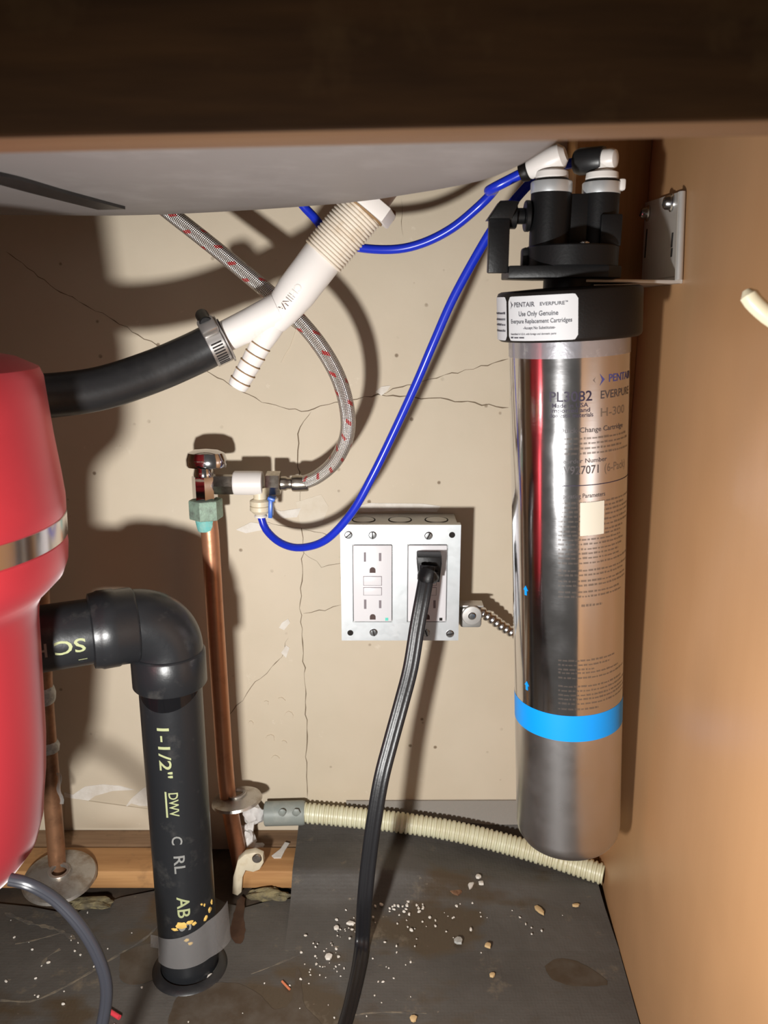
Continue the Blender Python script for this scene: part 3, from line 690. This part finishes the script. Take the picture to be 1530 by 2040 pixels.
# ================================================================== OUTLET BOX
YO = .679; oc = at(797.5, 1163, YO); OW, OH = .1058, .1085
F = Matrix(((1, 0, 0, oc.x), (0, 0, -1, YO), (0, 1, 0, oc.z), (0, 0, 0, 1)))   # local x right, y up, z towards the viewer
ob = thing('outlet_box', 'galvanised steel outlet box with two white outlets on the back wall', 'outlet', (oc.x, WALL, oc.z))
bx_ = one(box(OW - .003, OH - .004, WALL - YO - .003, .0015), 'box_body', 'galvbox', ob, F @ T((0, -.0002, -(WALL - YO - .003) / 2 - .0025)))
for k in (-1, 0, 1):
    m_ = T((oc.x + k * .033, YO + .026, oc.z + OH / 2 - .0023))
    one(ring(.0098, .0108, 0, .0006, 32, .0001), 'knockout_groove', 'hole', bx_, m_); one(cyl(.0096, 0, .0007, 32, .0002), 'knockout', 'galvbox', bx_, m_)
# cover plate with two rectangular openings
def frameplate(w, h, holes, t):
    xs = sorted({-w / 2, w / 2, *[k for hh in holes for k in (hh[0], hh[1])]}); ys = sorted({-h / 2, h / 2, *[k for hh in holes for k in (hh[2], hh[3])]})
    bm = bmesh.new(); vd = {}
    def gv(x, y):
        if (x, y) not in vd: vd[(x, y)] = bm.verts.new((x, y, 0))
        return vd[(x, y)]
    for x0, x1 in zip(xs, xs[1:]):
        for y0, y1 in zip(ys, ys[1:]):
            cxx, cyy = (x0 + x1) / 2, (y0 + y1) / 2
            if any(hh[0] < cxx < hh[1] and hh[2] < cyy < hh[3] for hh in holes): continue
            bm.faces.new([gv(x0, y0), gv(x1, y0), gv(x1, y1), gv(x0, y1)])
    ex = bmesh.ops.extrude_face_region(bm, geom=bm.faces[:]); bmesh.ops.translate(bm, vec=(0, 0, t), verts=[e_ for e_ in ex['geom'] if isinstance(e_, bmesh.types.BMVert)])
    bmesh.ops.recalc_face_normals(bm, faces=bm.faces); return from_bm(bm)
RX = (-.0247, .0240); RW, RHt = .0345, .0718
cov = one(frameplate(OW, OH, [(x - RW / 2 - .0006, x + RW / 2 + .0006, -RHt / 2 - .0006, RHt / 2 + .0008) for x in RX], .0025), 'cover_plate', 'galv', ob, F @ T((0, 0, -.0025)), angle=20)
one(frameplate(OW, OH, [(-OW / 2 + .0016, OW / 2 - .0016, -OH / 2 + .0016, OH / 2 - .0016)], .006), 'plate_lip', 'galvbox', cov, F @ T((0, 0, -.0086)), angle=20)
scr = G().add(lathe([(0, 0), (.0036, 0), (.0036, .0005), (.0028, .0013), (0, .0016)], 24)).build('screw', 'screw', cov)
slm = G().add(box(.0062, .0009, .0006)).build('screw_slot', 'hole', scr)
scr_me, sl_me = scr.data, slm.data; bpy.data.objects.remove(slm); bpy.data.objects.remove(scr)
rng = random.Random(3)
for (x, y, kind) in [(-.0458, .0452, 1), (-.0246, .0450, 1), (.0245, .0445, 1), (.0452, .0452, 0), (-.0450, -.0468, 0), (-.0240, -.0463, 1), (.0236, -.0466, 1), (.0452, -.0476, 1)]:
    if kind:
        m_ = F @ T((x, y, 0)) @ Matrix.Rotation(rng.uniform(0, 3), 4, 'Z'); s_ = link('screw', scr_me, cov, m_)
        g = link('screw_slot', sl_me, cov, m_ @ T((0, 0, .0015)))
    else: one(cyl(.0027, 0, .0002, 24, .00005), 'screw_hole', 'hole', cov, F @ T((x, y, 0)))
def half(r):
    return [(r, -r * .9), (r, r * .1)] + [(r * math.cos(a_ * math.pi / 8), r * .1 + r * math.sin(a_ * math.pi / 8)) for a_ in range(1, 8)] + [(-r, r * .1), (-r, -r * .9)]
for k, x in enumerate(RX):
    m0 = F @ T((x, 0, 0)); rc = one(box(RW, RHt, .006, .0012), 'receptacle', 'gfci', ob, m0 @ T((0, 0, -.0022)))
    f = .00085
    for sy in (.0252, -.0190):
        for sx, hh in ((-.0067, .0088), (.0067, .0074)): one(box(.0021, hh, .0004), 'slot', 'slot', rc, m0 @ T((sx, sy, f)))
        one(prism(half(.0026), 0, .0003), 'ground_hole', 'ground', rc, m0 @ T((0, sy - .0123, f - .0001)))
    for by, bh in ((.0030, .0080), (-.0068, .0068)):
        one(box(.0166, bh + .0008, .0003), 'button_gap', 'slot', rc, m0 @ T((0, by, f - .0001))); one(box(.0158, bh, .0010, .0003), 'button', 'gfci', rc, m0 @ T((0, by, f + .0001)))
    one(box(.0027, .0027, .0004), 'indicator_light', 'led' if k == 0 else 'hole', rc, m0 @ T((.0126, -.0333, f)))
# armoured cable
bxp = [at(*p) for p in [(948, 1213, .698), (975, 1229, .702), (1000, 1247, .706), (1030, 1264, .710), (1070, 1278, .714)]]
ac = thing('armoured_cable', 'spiral steel armoured cable running from the outlet box behind the filter', 'cable', bxp[2])
one(tube(bxp, .0047, 22, .0006, rfun=lambda L: 1 + .16 * math.sin(2 * math.pi * L / .0062)), 'armour', 'bx', ac, angle=80)
cnp = at(940, 1226, .690)
cn_ = one(box(.020, .020, .0145, .003), 'box_connector', 'galvbox', ac, frame(at(937, 1226, .700), (0, -1, 0)))
one(lathe([(0, 0), (.0088, 0), (.0092, .0008), (.0086, .002), (.004, .0026), (0, .0026)], 32), 'clamp_disc', 'zinc', cn_, frame(cnp + Vector((0, .0012, 0)), (0, -1, 0)))
link('screw', scr_me, cn_, frame(cnp + Vector((0, -.0016, 0)), (0, -1, 0)) @ Matrix.Rotation(.6, 4, 'Z'))
one(box(.022, .014, .0018, .0005), 'strap', 'zinc', cn_, frame(at(938, 1203, .700), (0, 0, 1)))

# ================================================================== POWER CORD
pc = [at(*p) for p in [(851, 1128, .652), (849, 1150, .647), (842, 1190, .640), (831, 1250, .633), (818, 1330, .624), (800, 1400, .614), (778, 1480, .603), (760, 1550, .593), (746, 1630, .586), (735, 1710, .582), (727, 1790, .581)]]
pc += [atz(*p) for p in [(722, 1868, .0135), (717, 1915, .0072), (706, 1970, .0066), (690, 2032, .0066), (660, 2120, .0066)]]
pw = thing('power_cord', 'flat black power cord plugged into the right outlet and trailing over the floor', 'power cord', pc[-1])
sec = []
for k in range(36):
    a_ = 2 * math.pi * k / 36; x = math.cos(a_)
    th = .40 * (.80 + .20 * abs(math.cos(x * 1.5 * math.pi)))
    sec.append((x, th * (abs(math.sin(a_)) ** .5) * (1 if math.sin(a_) >= 0 else -1)))
one(tube(pc, .0066, 36, .006, section=sec, twist=lambda t: 0 if t < .62 else -1.0 * min(1, (t - .62) / .33)), 'flat_cable', 'cord', pw, angle=60)
mp_ = F @ T((RX[1] + .0006, .0205, 0))
pg = one(prism([(-.0105, .0105), (-.0108, .004), (-.009, -.0125), (.009, -.0125), (.0108, .004), (.0105, .0105)], .0012, .020, .0015), 'plug', 'plastic', pw, mp_)
one(box(.0135, .0045, .004, .001), 'grip_ridge', 'plastic', pg, mp_ @ T((0, .0015, .0205)))
one(box(.0150, .0035, .004, .001), 'grip_ridge', 'plastic', pg, mp_ @ T((0, -.0035, .0205)))
one(tube([mp_ @ Vector((0, -.0035, .016)), mp_ @ Vector((0, -.007, .0255)), pc[1] + Vector((0, -.001, .004)), pc[1].lerp(pc[2], .15)], .0078, 24, .003, section=[(math.cos(2 * math.pi * k / 24), .62 * math.sin(2 * math.pi * k / 24)) for k in range(24)]), 'strain_relief', 'plastic', pg)

# ================================================================== WATER FILTER
YF = .57; tA = at(1133, 676, YF); tA.z = .528; tB = at(1129, 1690, YF + .006); tB.z = .128
fz = (tA - tB).normalized(); FM = frame(tA, fz, (1, 0, 0)); CR_ = .0412; CL = (tA - tB).length
fl = thing('water_filter', 'tall steel water filter cartridge with black head beside the right panel', 'water filter', tB)
ZR = (CH - (YF - CR_ * .97) * math.tan(PITCH + math.atan((1482 - 1020) / FPX))) - tA.z + .0003
one(lathe([(0, -CL), (CR_ - .016, -CL), (CR_ - .009, -CL + .0012), (CR_ - .004, -CL + .0045), (CR_ - .0008, -CL + .010), (CR_, -CL + .016), (CR_, ZR)], 128), 'bare_base', 'canbase', fl, FM, label='bare brushed steel base')
can = one(lathe([(CR_, ZR), (CR_, .004), (0, .004)], 128), 'cartridge', 'can', fl, FM)
beta = math.atan2(tA.x, YF)
def canmap(th0, z0, r=CR_ + .00012):
    def f_(x, y):
        th = th0 + x / CR_ - beta; return FM @ Vector((r * math.sin(th), -r * math.cos(th), z0 + y))
    return f_
def fzv(v): return (CH - (YF - CR_ * .97) * math.tan(PITCH + math.atan((v - 1020) / FPX))) - tA.z
def thu(u, v=800):
    rr = CR_ / depth(at(1131, v, YF)) * FPX
    return math.asin(max(-1, min(1, (u - 1131) / rr)))
def band(parent, r, za, zb_, name, m_, a0=-math.pi, a1=math.pi, n_=96, t=0):
    full = a1 - a0 > 6.2
    P_ = lambda a_, b_: FM @ Vector((r * math.sin(a0 + (a1 - a0) * a_), -r * math.cos(a0 + (a1 - a0) * a_), za + (zb_ - za) * b_))
    return one(sheet(P_, n_, 1), name, m_, parent)
band(can, CR_ + .0001, fzv(1482), fzv(1430), 'blue_band', 'bluering')
band(can, CR_ + .00025, fzv(711), -.0005, 'clear_sleeve', 'sleeve')
gk, gb, gi, gu = G(), G(), G(), G()
def L_(th_u, v, s, h, g, width=None): text(g, s, h, canmap(thu(th_u), fzv(v)), width=width)
L_(1203, 763, 'PENTAIR', .0050, gi, .028)
def dia(g, mp, s):
    g.add(([mp(0, s), mp(s * .32, s * .62), mp(s * .95, 0), mp(s * .32, -s * .62), mp(0, -s), mp(s * .42, 0)], [[0, 5, 1], [1, 5, 2], [2, 5, 3], [3, 5, 4]]))
dia(gi, canmap(thu(1187), fzv(757)), .0040); dia(gb, canmap(thu(1185) - .05, fzv(757)), -.0022)
L_(1188, 795, 'EVERPURE', .0052, gk, .032)
L_(1188, 831, 'H-300', .0056, gb, .024)
L_(1095, 797, 'PL3082', .0066, gu, .0285)
L_(1100, 809, 'Made in USA', .0028, gu, .024); L_(1098, 819, 'imported and', .0028, gu, .026); L_(1096, 829, 'domestic materials', .0028, gu, .029)
L_(1112, 860, 'Quick-Change Cartridge', .0034, gk, .050)
L_(1112, 921, 'Reorder Number', .0030, gk, .034)
L_(1112, 943, 'EV927071', .0056, gk, .0275); L_(1197, 943, '(6-Pack)', .0056, gb, .023)
L_(1112, 991, 'Operating Parameters', .0030, gk, .033)
quad(gu, 0, .068, 0, .0006, canmap(thu(1112), fzv(967)), 24)
rng = random.Random(12)
for v in [874, 884, 894, 904]: greek(gb, 0, .064 * rng.uniform(.75, 1), 0, .0015, canmap(thu(1112), fzv(v)), rng)
for v in [1003, 1012, 1021, 1030, 1040, 1050, 1060, 1068, 1077, 1086, 1096, 1105, 1114, 1124, 1139, 1148, 1160, 1169, 1182, 1191]: greek(gb, 0, .066 * rng.uniform(.7, 1), 0, .0015, canmap(thu(1112), fzv(v)), rng)
greek(gb, .016, .032, 0, .0018, canmap(thu(1112), fzv(1210)), rng)
for v, w in [(1320, .045), (1329, .04), (1338, .026), (1345, .05), (1355, .06), (1372, .055), (1381, .066), (1390, .06), (1398, .066), (1407, .062), (1418, .03)]: greek(gb, 0, w, 0, .0015, canmap(thu(1112), fzv(v)), rng)
gk.build('dark_print', 'inksteel', can, kind='stuff'); gb.build('faded_print', 'inkbrown', can, kind='stuff'); gi.build('emblem_print', 'inkblue', can, kind='stuff'); gu.build('stamped_print', 'inkdark', can, kind='stuff')
for v in (1190, 1388):
    ar = G()
    mp = canmap(thu(1053, 1290), fzv(v), CR_ + .0002)
    ar.add(([mp(0, .0032), mp(-.0026, -.0004), mp(-.0012, -.0004), mp(-.0012, -.0042), mp(.0012, -.0042), mp(.0012, -.0004), mp(.0026, -.0004)], [[0, 1, 2, 3, 4, 5, 6]]))
    ar.build('printed_arrow', 'bluering', can)
mp = canmap(thu(1175, 1030), fzv(1034), CR_ + .0003)
one(sheet(lambda a_, b_: mp(-.0087 + .0174 * a_, -.0118 + .0236 * b_), 8, 2), 'sticker', 'stickertan', can)
# cap
CP = .0488
cap = one(lathe([(0, -.0005), (CP - .002, -.0005), (CP - .0006, .0005), (CP, .002), (CP, .0295), (CP - .0008, .0315), (CP - .003, .0325), (.02, .0335), (0, .0335)], 112), 'cap', 'cap', fl, FM)
def capmap(th0, z0, r=CP + .0003):
    def f_(x, y):
        th = th0 + x / CP - beta; return FM @ Vector((r * math.sin(th), -r * math.cos(th), z0 + y))
    return f_
def rrect(w, h, r, n_=5):
    P_ = []
    for cxx, cyy, a0 in ((w / 2 - r, h / 2 - r, 0), (-w / 2 + r, h / 2 - r, 90), (-w / 2 + r, -h / 2 + r, 180), (w / 2 - r, -h / 2 + r, 270)):
        P_ += [(cxx + r * math.cos(R(a0 + 90 * k / n_)), cyy + r * math.sin(R(a0 + 90 * k / n_))) for k in range(n_ + 1)]
    return P_
def curved_label(w, h, th, z, name):
    g = G(); mp = capmap(th, z); nx = 28; r = .003; vs, fs = [], []
    for i in range(nx + 1):
        x = -w / 2 + w * i / nx; e_ = min(x + w / 2, w / 2 - x); hh = h / 2 - (r - math.sqrt(max(0, r * r - (r - e_) ** 2)) if e_ < r else 0)
        vs += [mp(x, -hh), mp(x, hh)]
        if i: fs.append([2 * i - 2, 2 * i, 2 * i + 1, 2 * i - 1])
    return one((vs, fs), name, 'paper', cap)
thL = R(-22.8); curved_label(.0505, .0284, thL, .0152, 'label')
curved_label(.0505, .0284, thL - .0530 / CP, .0152, 'label')
tx = G(); mp = capmap(thL, .0152, CP + .00055)
dia(tx, lambda x, y: mp(x - .0228, y + .0088), .0027)
text(tx, 'PENTAIR', .0030, mp, -.0192, .0074, width=.0168); text(tx, 'EVERPURE', .0021, mp, .0010, .0078, width=.0160)
text(tx, 'TM', .0009, mp, .0172, .0092)
text(tx, 'Use Only Genuine', .0030, mp, -.001, .0016, 'C', .0280); text(tx, 'Everpure Replacement Cartridges', .0027, mp, -.0005, -.0030, 'C', .0440)
text(tx, '-Accept No Substitutes-', .0018, mp, 0, -.0068, 'C', .0225)
text(tx, 'Assembled in U.S.A. with foreign and domestic parts', .0012, mp, -.0228, -.0104, width=.0345)
greek(tx, -.0228, -.0100, -.0126, .0010, mp, rng)
mp2 = capmap(thL - .0530 / CP, .0152, CP + .00055)
for y in (.003, -.001, -.0045, -.0085): greek(tx, .002, .0235, y, .0014, mp2, rng)
tx.build('label_print', 'ink', cap, kind='stuff')
# head, vertical
HX, HY = at(1137, 480, YF).x, YF; H0 = T((HX, HY, 0))
head = one(lathe([(0, .5602), (.017, .5602), (.017, .5680), (0, .5680)], 40), 'head', 'plastic', fl, H0)
mm = lambda u, v=480: (u - 1137) / FPX * depth(at(1137, v, YF))
one(prism([(-.0435, -.017), (-.0435, .018), (-.02, .03), (.029, .03), (.031, -.016), (.02, -.026), (-.02, -.026)], .5665, .5745, .0008), 'lower_plate', 'plastic', head, H0)
dk = one(lathe([(0, .5740), (.0300, .5740), (.0306, .5746), (.0306, .5868), (.0298, .5876), (0, .5876)], 64), 'manifold_disc', 'plastic', head, H0 @ T((.001, -.001, 0)))
one(box(.009, .010, .013, .002), 'manifold_ear', 'plastic', dk, H0 @ T((-.0285, .0, .5805)))
one(cyl(.0036, 0, .0022, 20), 'screw_head', 'screw', dk, H0 @ T((.0045, -.020, .5872)))
one(box(.020, .022, .034, .001), 'port_web', 'plastic', head, H0 @ T((.005, .004, .6035)))
one(box(.014, .030, .020, .001), 'port_web', 'plastic', head, H0 @ T((.023, .0, .5970)))
tw = []
for x, y, r in ((-.0155, -.004, .0132), (.0185, .0, .0122)):
    o = one(cyl(r, .5870, .6212, 44), 'port_tower', 'plastic', head, H0 @ T((x, y, 0))); tw.append(o)
    one(lathe([(r - .004, .6208), (r + .0003, .6208), (r + .0004, .6214), (r + .0004, .6274), (r, .6280), (r - .004, .6280)], 44), 'port_ring', 'galv', o, H0 @ T((x, y, 0)))
    one(lathe([(0, .6275), (.0112, .6275), (.0112, .6292), (.0104, .6298), (0, .6298)], 40), 'port_seal', 'cap', o, H0 @ T((x, y, 0)))
    one(lathe([(0, .6296), (.0100, .6296), (.0108, .6306), (.0104, .6340), (.0085, .6350), (0, .6350)], 40), 'fitting_base', 'white', o, H0 @ T((x, y, 0)))
one(box(.005, .006, .0075, .0015), 'drip', 'white', tw[1], H0 @ T((.0305, -.004, .6262)))
# left elbow points left and back, right elbow the same, half hidden
eL = Vector((HX - .0155, HY - .004, .6345)); eR = Vector((HX + .0185, HY, .6345))
dl = Vector((-.80, .40, -.30)).normalized(); d2 = Vector((-.80, .60, .02)).normalized()
one(tube([eL - vz * .002, eL + vz * .003, eL + vz * .006 + dl * .001], .0062, 28), 'elbow_fitting', 'white', tw[0])
one(lathe([(0, -.009), (.0045, -.009), (.0078, -.006), (.0084, -.002), (.0082, .004), (.0062, .016), (.0052, .0175), (0, .0175)], 36), 'elbow_arm', 'white', tw[0], frame(eL + vz * .0072, dl))
one(lathe([(0, .0170), (.0060, .0170), (.0066, .0185), (.0056, .0225), (0, .0225)], 32), 'collet', 'cap', tw[0], frame(eL + vz * .0072, dl))
one(tube([eR - vz * .002, eR + vz * .003, eR + vz * .007], .0062, 28), 'elbow_fitting', 'white', tw[1])
one(lathe([(0, -.0095), (.0030, -.0095), (.0056, -.0085), (.0066, -.006), (.0068, .0), (0, .0)], 36), 'elbow_end', 'white', tw[1], frame(eR + vz * .0078, d2))
one(lathe([(0, -.0008), (.0080, -.0008), (.0086, .0005), (.0086, .016), (.0074, .019), (0, .019)], 36), 'elbow_arm', 'rubber', tw[1], frame(eR + vz * .0078, d2))
# shutoff lever at the left
ls = at(1052, 432, YF); ys = HY - .004
lv = one(cyl(.0100, 0, .0035, 32), 'lever_flange', 'plastic', head, frame((ls.x + .0005, ys, ls.z), (-1, 0, 0)))
one(cyl(.0052, .003, .011, 24), 'lever_shaft', 'plastic', lv, frame((ls.x, ys, ls.z), (-1, 0, 0)))
one(cyl(.0082, .0085, .0150, 30), 'lever_boss', 'plastic', lv, frame((ls.x, ys, ls.z), (-1, 0, 0)))
q0, q1 = at(975, 436, ys - .009), at(1012, 544, ys - .009)
one(box(q1.x - q0.x, .009, q0.z - q1.z, .001), 'lever', 'plastic', lv, T(((q0.x + q1.x) / 2, ys - .0065, (q0.z + q1.z) / 2)))
tp_ = [(q0.x - .0015, 0.0), (q1.x + .0005, 0.0), (q1.x + .005, .0105), (q1.x - .001, .0112), (q0.x + .006, .0110)]
one(prism(tp_, -.006, .012, .001), 'lever_grip', 'plastic', lv, Matrix(((1, 0, 0, 0), (0, 0, -1, ys - .004), (0, 1, 0, q0.z - .0005), (0, 0, 0, 1))))

# ------------------------------------------------------------------ mounting bracket on the right panel
yb0, yb1 = .560, .628
def bpt(u, v):                                   # a point on the panel face
    lo_, hi_ = .3, .73
    for _ in range(40):
        y = (lo_ + hi_) / 2
        if at(u, v, y).x > panel_x(y): hi_ = y
        else: lo_ = y
    return at(u, v, y)
bt0, bt1, bb0, bb1 = bpt(1367, 380), bpt(1291, 404), bpt(1362, 541), bpt(1286, 541)
bk = thing('mounting_bracket', 'bent zinc bracket screwed to the right panel holding the filter head', 'bracket', (panel_x(.59), .59, .565))
yn, yf_ = bb0.y, bb1.y; zb_, zt_ = .5640, max(bt0.z, bt1.z)
sd = Vector((-.0656, -1, 0)).normalized()
def pface(y, z, off): return Vector((panel_x(y) - off, y, z))
t_ = .0022
vs = [pface(bt0.y, bt0.z, .0002), pface(bt1.y, bt1.z, .0002), pface(yf_, zb_, .0002), pface(yn, zb_, .0002)]
vs += [p - Vector((t_, 0, 0)) for p in vs]
one((vs, [[0, 1, 2, 3], [7, 6, 5, 4], [0, 4, 5, 1], [1, 5, 6, 2], [2, 6, 7, 3], [3, 7, 4, 0]]), 'wall_flange', 'zinc', bk)
hx0 = HX - .004
vs = [(panel_x(yn) - .001, yn, zb_), (panel_x(yf_) - .001, yf_, zb_), (hx0 + .02, yf_, zb_), (hx0, .575, zb_), (hx0 + .01, yn - .02, zb_), (hx0 + .035, yn - .012, zb_)]
one(prism([(p[0], p[1]) for p in vs], zb_, zb_ + t_, .0004), 'shelf_flange', 'zinc', bk)
one(tube([pface(yn, zb_ + .003, .0026), pface(yf_, zb_ + .003, .0026)], .0024, 16), 'bend', 'zinc', bk)
lip = one(tube([pface(bt0.y - .001, bt0.z - .001, .0032), pface(bb0.y - .001, zb_ + .002, .0032)], .0026, 14), 'rolled_edge', 'zinc', bk)
for (u, v) in [(1298, 425), (1346, 404)]:
    p = bpt(u, v); m_ = frame(p - Vector((t_, 0, 0)), (-1, .06, 0))
    sc_ = one(lathe([(0, 0), (.0062, 0), (.0062, .0012), (.0050, .0020), (.0046, .0050), (.0036, .0062), (0, .0064)], 20), 'screw', 'screw', bk, m_)
    one(box(.006, .0012, .0005), 'screw_slot', 'hole', sc_, m_ @ Matrix.Rotation(.5, 4, 'Z') @ T((0, 0, .0064)))
for (u, v, h) in [(1293, 485, .022), (1346, 478, .010), (1345, 503, .006)]:
    p = bpt(u, v); one(box(.0004, .0035, h, .0001), 'slot', 'hole', bk, T((p.x - t_ - .0002, p.y, p.z)))

# ------------------------------------------------------------------ blue tubes
t1 = [eL + vz * .0072 + dl * .020, eL + vz * .0055 + dl * .045, at(985, 378, .615), at(955, 410, .622), at(900, 455, .632), at(840, 485, .640), at(780, 497, .646), at(705, 491, .654), at(655, 466, .658), at(625, 432, .660), at(600, 405, .660), at(560, 350, .655)]
tag(one(tube(t1, .0034, 20), 'blue_tube', 'blue'), 'short blue tube sagging between the filter head and the sink back', 'tube', 'blue water tubes')
t2 = [eR + vz * .0078 + d2 * .017, eR + vz * .006 + d2 * .035, at(1075, 348, .606), at(1045, 376, .610), at(1000, 430, .614), at(965, 482, .618), at(905, 590, .625), at(865, 680, .630), at(830, 762, .635), at(785, 860, .638), at(740, 952, .640), at(700, 1022, .644), at(650, 1075, .652), at(600, 1091, .665), at(560, 1082, .678), at(530, 1055, .688), pv(518, 1022)]
tag(one(tube(t2, .0034, 20), 'blue_tube', 'blue'), 'long blue tube running from the filter head down to the valve tee', 'tube', 'blue water tubes')

# ================================================================== ODDS AND ENDS
IVR = .0044
iv = [at(1487, 578, .40), at(1500, 600, .398), at(1530, 628, .396), at(1580, 665, .394), at(1640, 700, .392)]
iv[-1].x = panel_x(.392) - .0003
tag(one(tube(iv, IVR, 20, .003, rfun=lambda L: min(1, .45 + L / .004) if L < .004 else 1.0), 'plastic_rod', 'ivory'), 'ivory plastic rod end sticking out from the right panel edge', 'rod')
dc = [at(*p) for p in [(20, 1752, .412), (60, 1762, .412), (110, 1792, .415), (160, 1845, .415), (195, 1905, .414), (212, 1965, .412), (206, 2030, .408), (185, 2110, .400), (150, 2250, .39)]]
dc.append(Vector((dc[-1].x - .02, .40, .009)))
tag(one(tube(dc, .0036, 20, section=[(math.cos(2 * math.pi * k / 24) * (1.05 if abs(math.cos(2 * math.pi * k / 24)) > .3 else 1), math.sin(2 * math.pi * k / 24) * (.82 if abs(math.cos(2 * math.pi * k / 24)) < .25 else 1)) for k in range(24)]), 'disposal_cord', 'cordgrey'), 'charcoal cord curving down from the red disposal to the floor', 'power cord')
a, b = atz(216, 2013, .006), atz(238, 2027, .006)
tag(one(tube([a, b], .0019, 12), 'wire_scrap', 'pink'), 'short red wire scrap on the mat beside the charcoal cord', 'wire')
a, b = atz(562, 1955, .0042), atz(577, 1971, .0042)
tag(one(tube([a, b], .0010, 10), 'wire_scrap', 'orange'), 'thin orange wire scrap on the brown stain in front of the drain pipe', 'wire')
def chip(c, w, l, h, rot, seed):
    rng = random.Random(seed); n_ = 7
    o_ = [(w / 2 * math.cos(2 * math.pi * i / n_) * rng.uniform(.65, 1.2), l / 2 * math.sin(2 * math.pi * i / n_) * rng.uniform(.65, 1.2)) for i in range(n_)]
    vs, fs = prism(o_, 0, h, min(h * .3, .0004)); m_ = T(c) @ Matrix.Rotation(rot, 4, 'Z')
    return [m_ @ v for v in vs], fs
def ground_z(x, y):
    return None
def lz(p):                                      # height of the covering under a point
    if p.x < XL or p.y < .588: return .0031
    best = .0031; k = 0
    for i in range(len(prof) - 1):
        if prof[i][0] <= p.y <= prof[i + 1][0]:
            f = (p.y - prof[i][0]) / (prof[i + 1][0] - prof[i][0]); z = prof[i][1] * (1 - f) + prof[i + 1][1] * f
            w = 1 if p.x < .02 else max(.30, 1 - (p.x - .02) / .19); best = .0032 + (z - .0032) * w + .0023
    return best
def drop(u, v):
    p = atz(u, v, .0032)
    for _ in range(4): p = atz(u, v, lz(p))
    return p
chips = [(939, 1763, .0055, .0135, -.3, 'chip', 'long white paint chip on the mat below the filter'),
         (953, 1748, .006, .005, .4, 'chip', 'rounded white chip just behind the long white chip'),
         (959, 1761, .0055, .006, .9, 'chip', 'small white chip just right of the long white chip'),
         (907, 1776, .015, .012, .5, 'rust', 'brown crumbly clump left of the long white chip'),
         (1073, 1814, .007, .015, .6, 'tan', 'largest tan splinter on the mat in front of the filter'),
         (1147, 1805, .009, .004, .1, 'tan', 'small tan splinter nearest the right panel'),
         (972, 1886, .006, .006, .7, 'tan', 'small orange tan chip alone in the middle of the mat'),
         (912, 1876, .011, .008, .9, 'solder', 'crumpled grey foil scrap in the middle of the mat'),
         (981, 1944, .005, .005, .2, 'tan', 'pale yellow crumb near the front of the mat, right of the cord'),
         (832, 1778, .005, .006, .4, 'chip', 'white chip right of the hanging power cord, behind the crumbs'),
         (698, 1841, .008, .004, .0, 'chip', 'oval white chip just left of the power cord'),
         (671, 1850, .005, .005, .3, 'chip', 'round white chip left of the oval white chip'),
         (655, 1908, .006, .008, .5, 'chip', 'white chip on the brown speckled patch left of the cord'),
         (420, 1948, .005, .007, -.7, 'chip', 'white chip at the foot of the black drain pipe'),
         (823, 2031, .006, .006, .3, 'tan', 'tan crumb at the front edge right of the cord')]
for i, (u, v, w, l, r_, m_, lb) in enumerate(chips):
    p = drop(u, v); tag(one(chip(p, w, l, .0022, r_, i + 40), 'debris_chip', m_), lb, 'debris', 'debris chips on the mat')
rng = random.Random(77); g = G(); CORDP = spline(pc[8:], .006)
def crumbs(n_, cu, cv, su, sv, smax):
    for _ in range(n_):
        u, v = rng.gauss(cu, su), rng.gauss(cv, sv); p = drop(u, v)
        if p.x > panel_x(p.y) - .004 or p.y > .64 or min((p - q).length for q in CORDP) < .011 or (p.x - BX) ** 2 + (p.y - BY) ** 2 < .0017: continue
        s = rng.uniform(.0008, smax); g.add(chip(p, s, s * rng.uniform(.7, 1.6), s * .6, rng.uniform(0, 3), rng.random()))
crumbs(70, 820, 1810, 55, 22, .0032); crumbs(30, 700, 1850, 30, 25, .0026); crumbs(30, 645, 1915, 25, 28, .0026); crumbs(14, 950, 1730, 30, 18, .0026)
crumbs(18, 900, 1850, 120, 60, .0022); crumbs(14, 760, 1930, 60, 50, .0022); crumbs(16, 560, 1980, 90, 40, .0020); crumbs(22, 110, 1880, 90, 45, .0026); crumbs(14, 1050, 1800, 60, 40, .0018); crumbs(10, 100, 1970, 80, 40, .0026)
o = g.build('paint_crumbs', 'chip', kind='stuff'); tag(o, 'scattered white paint crumbs and grit over the dark mat', 'debris')
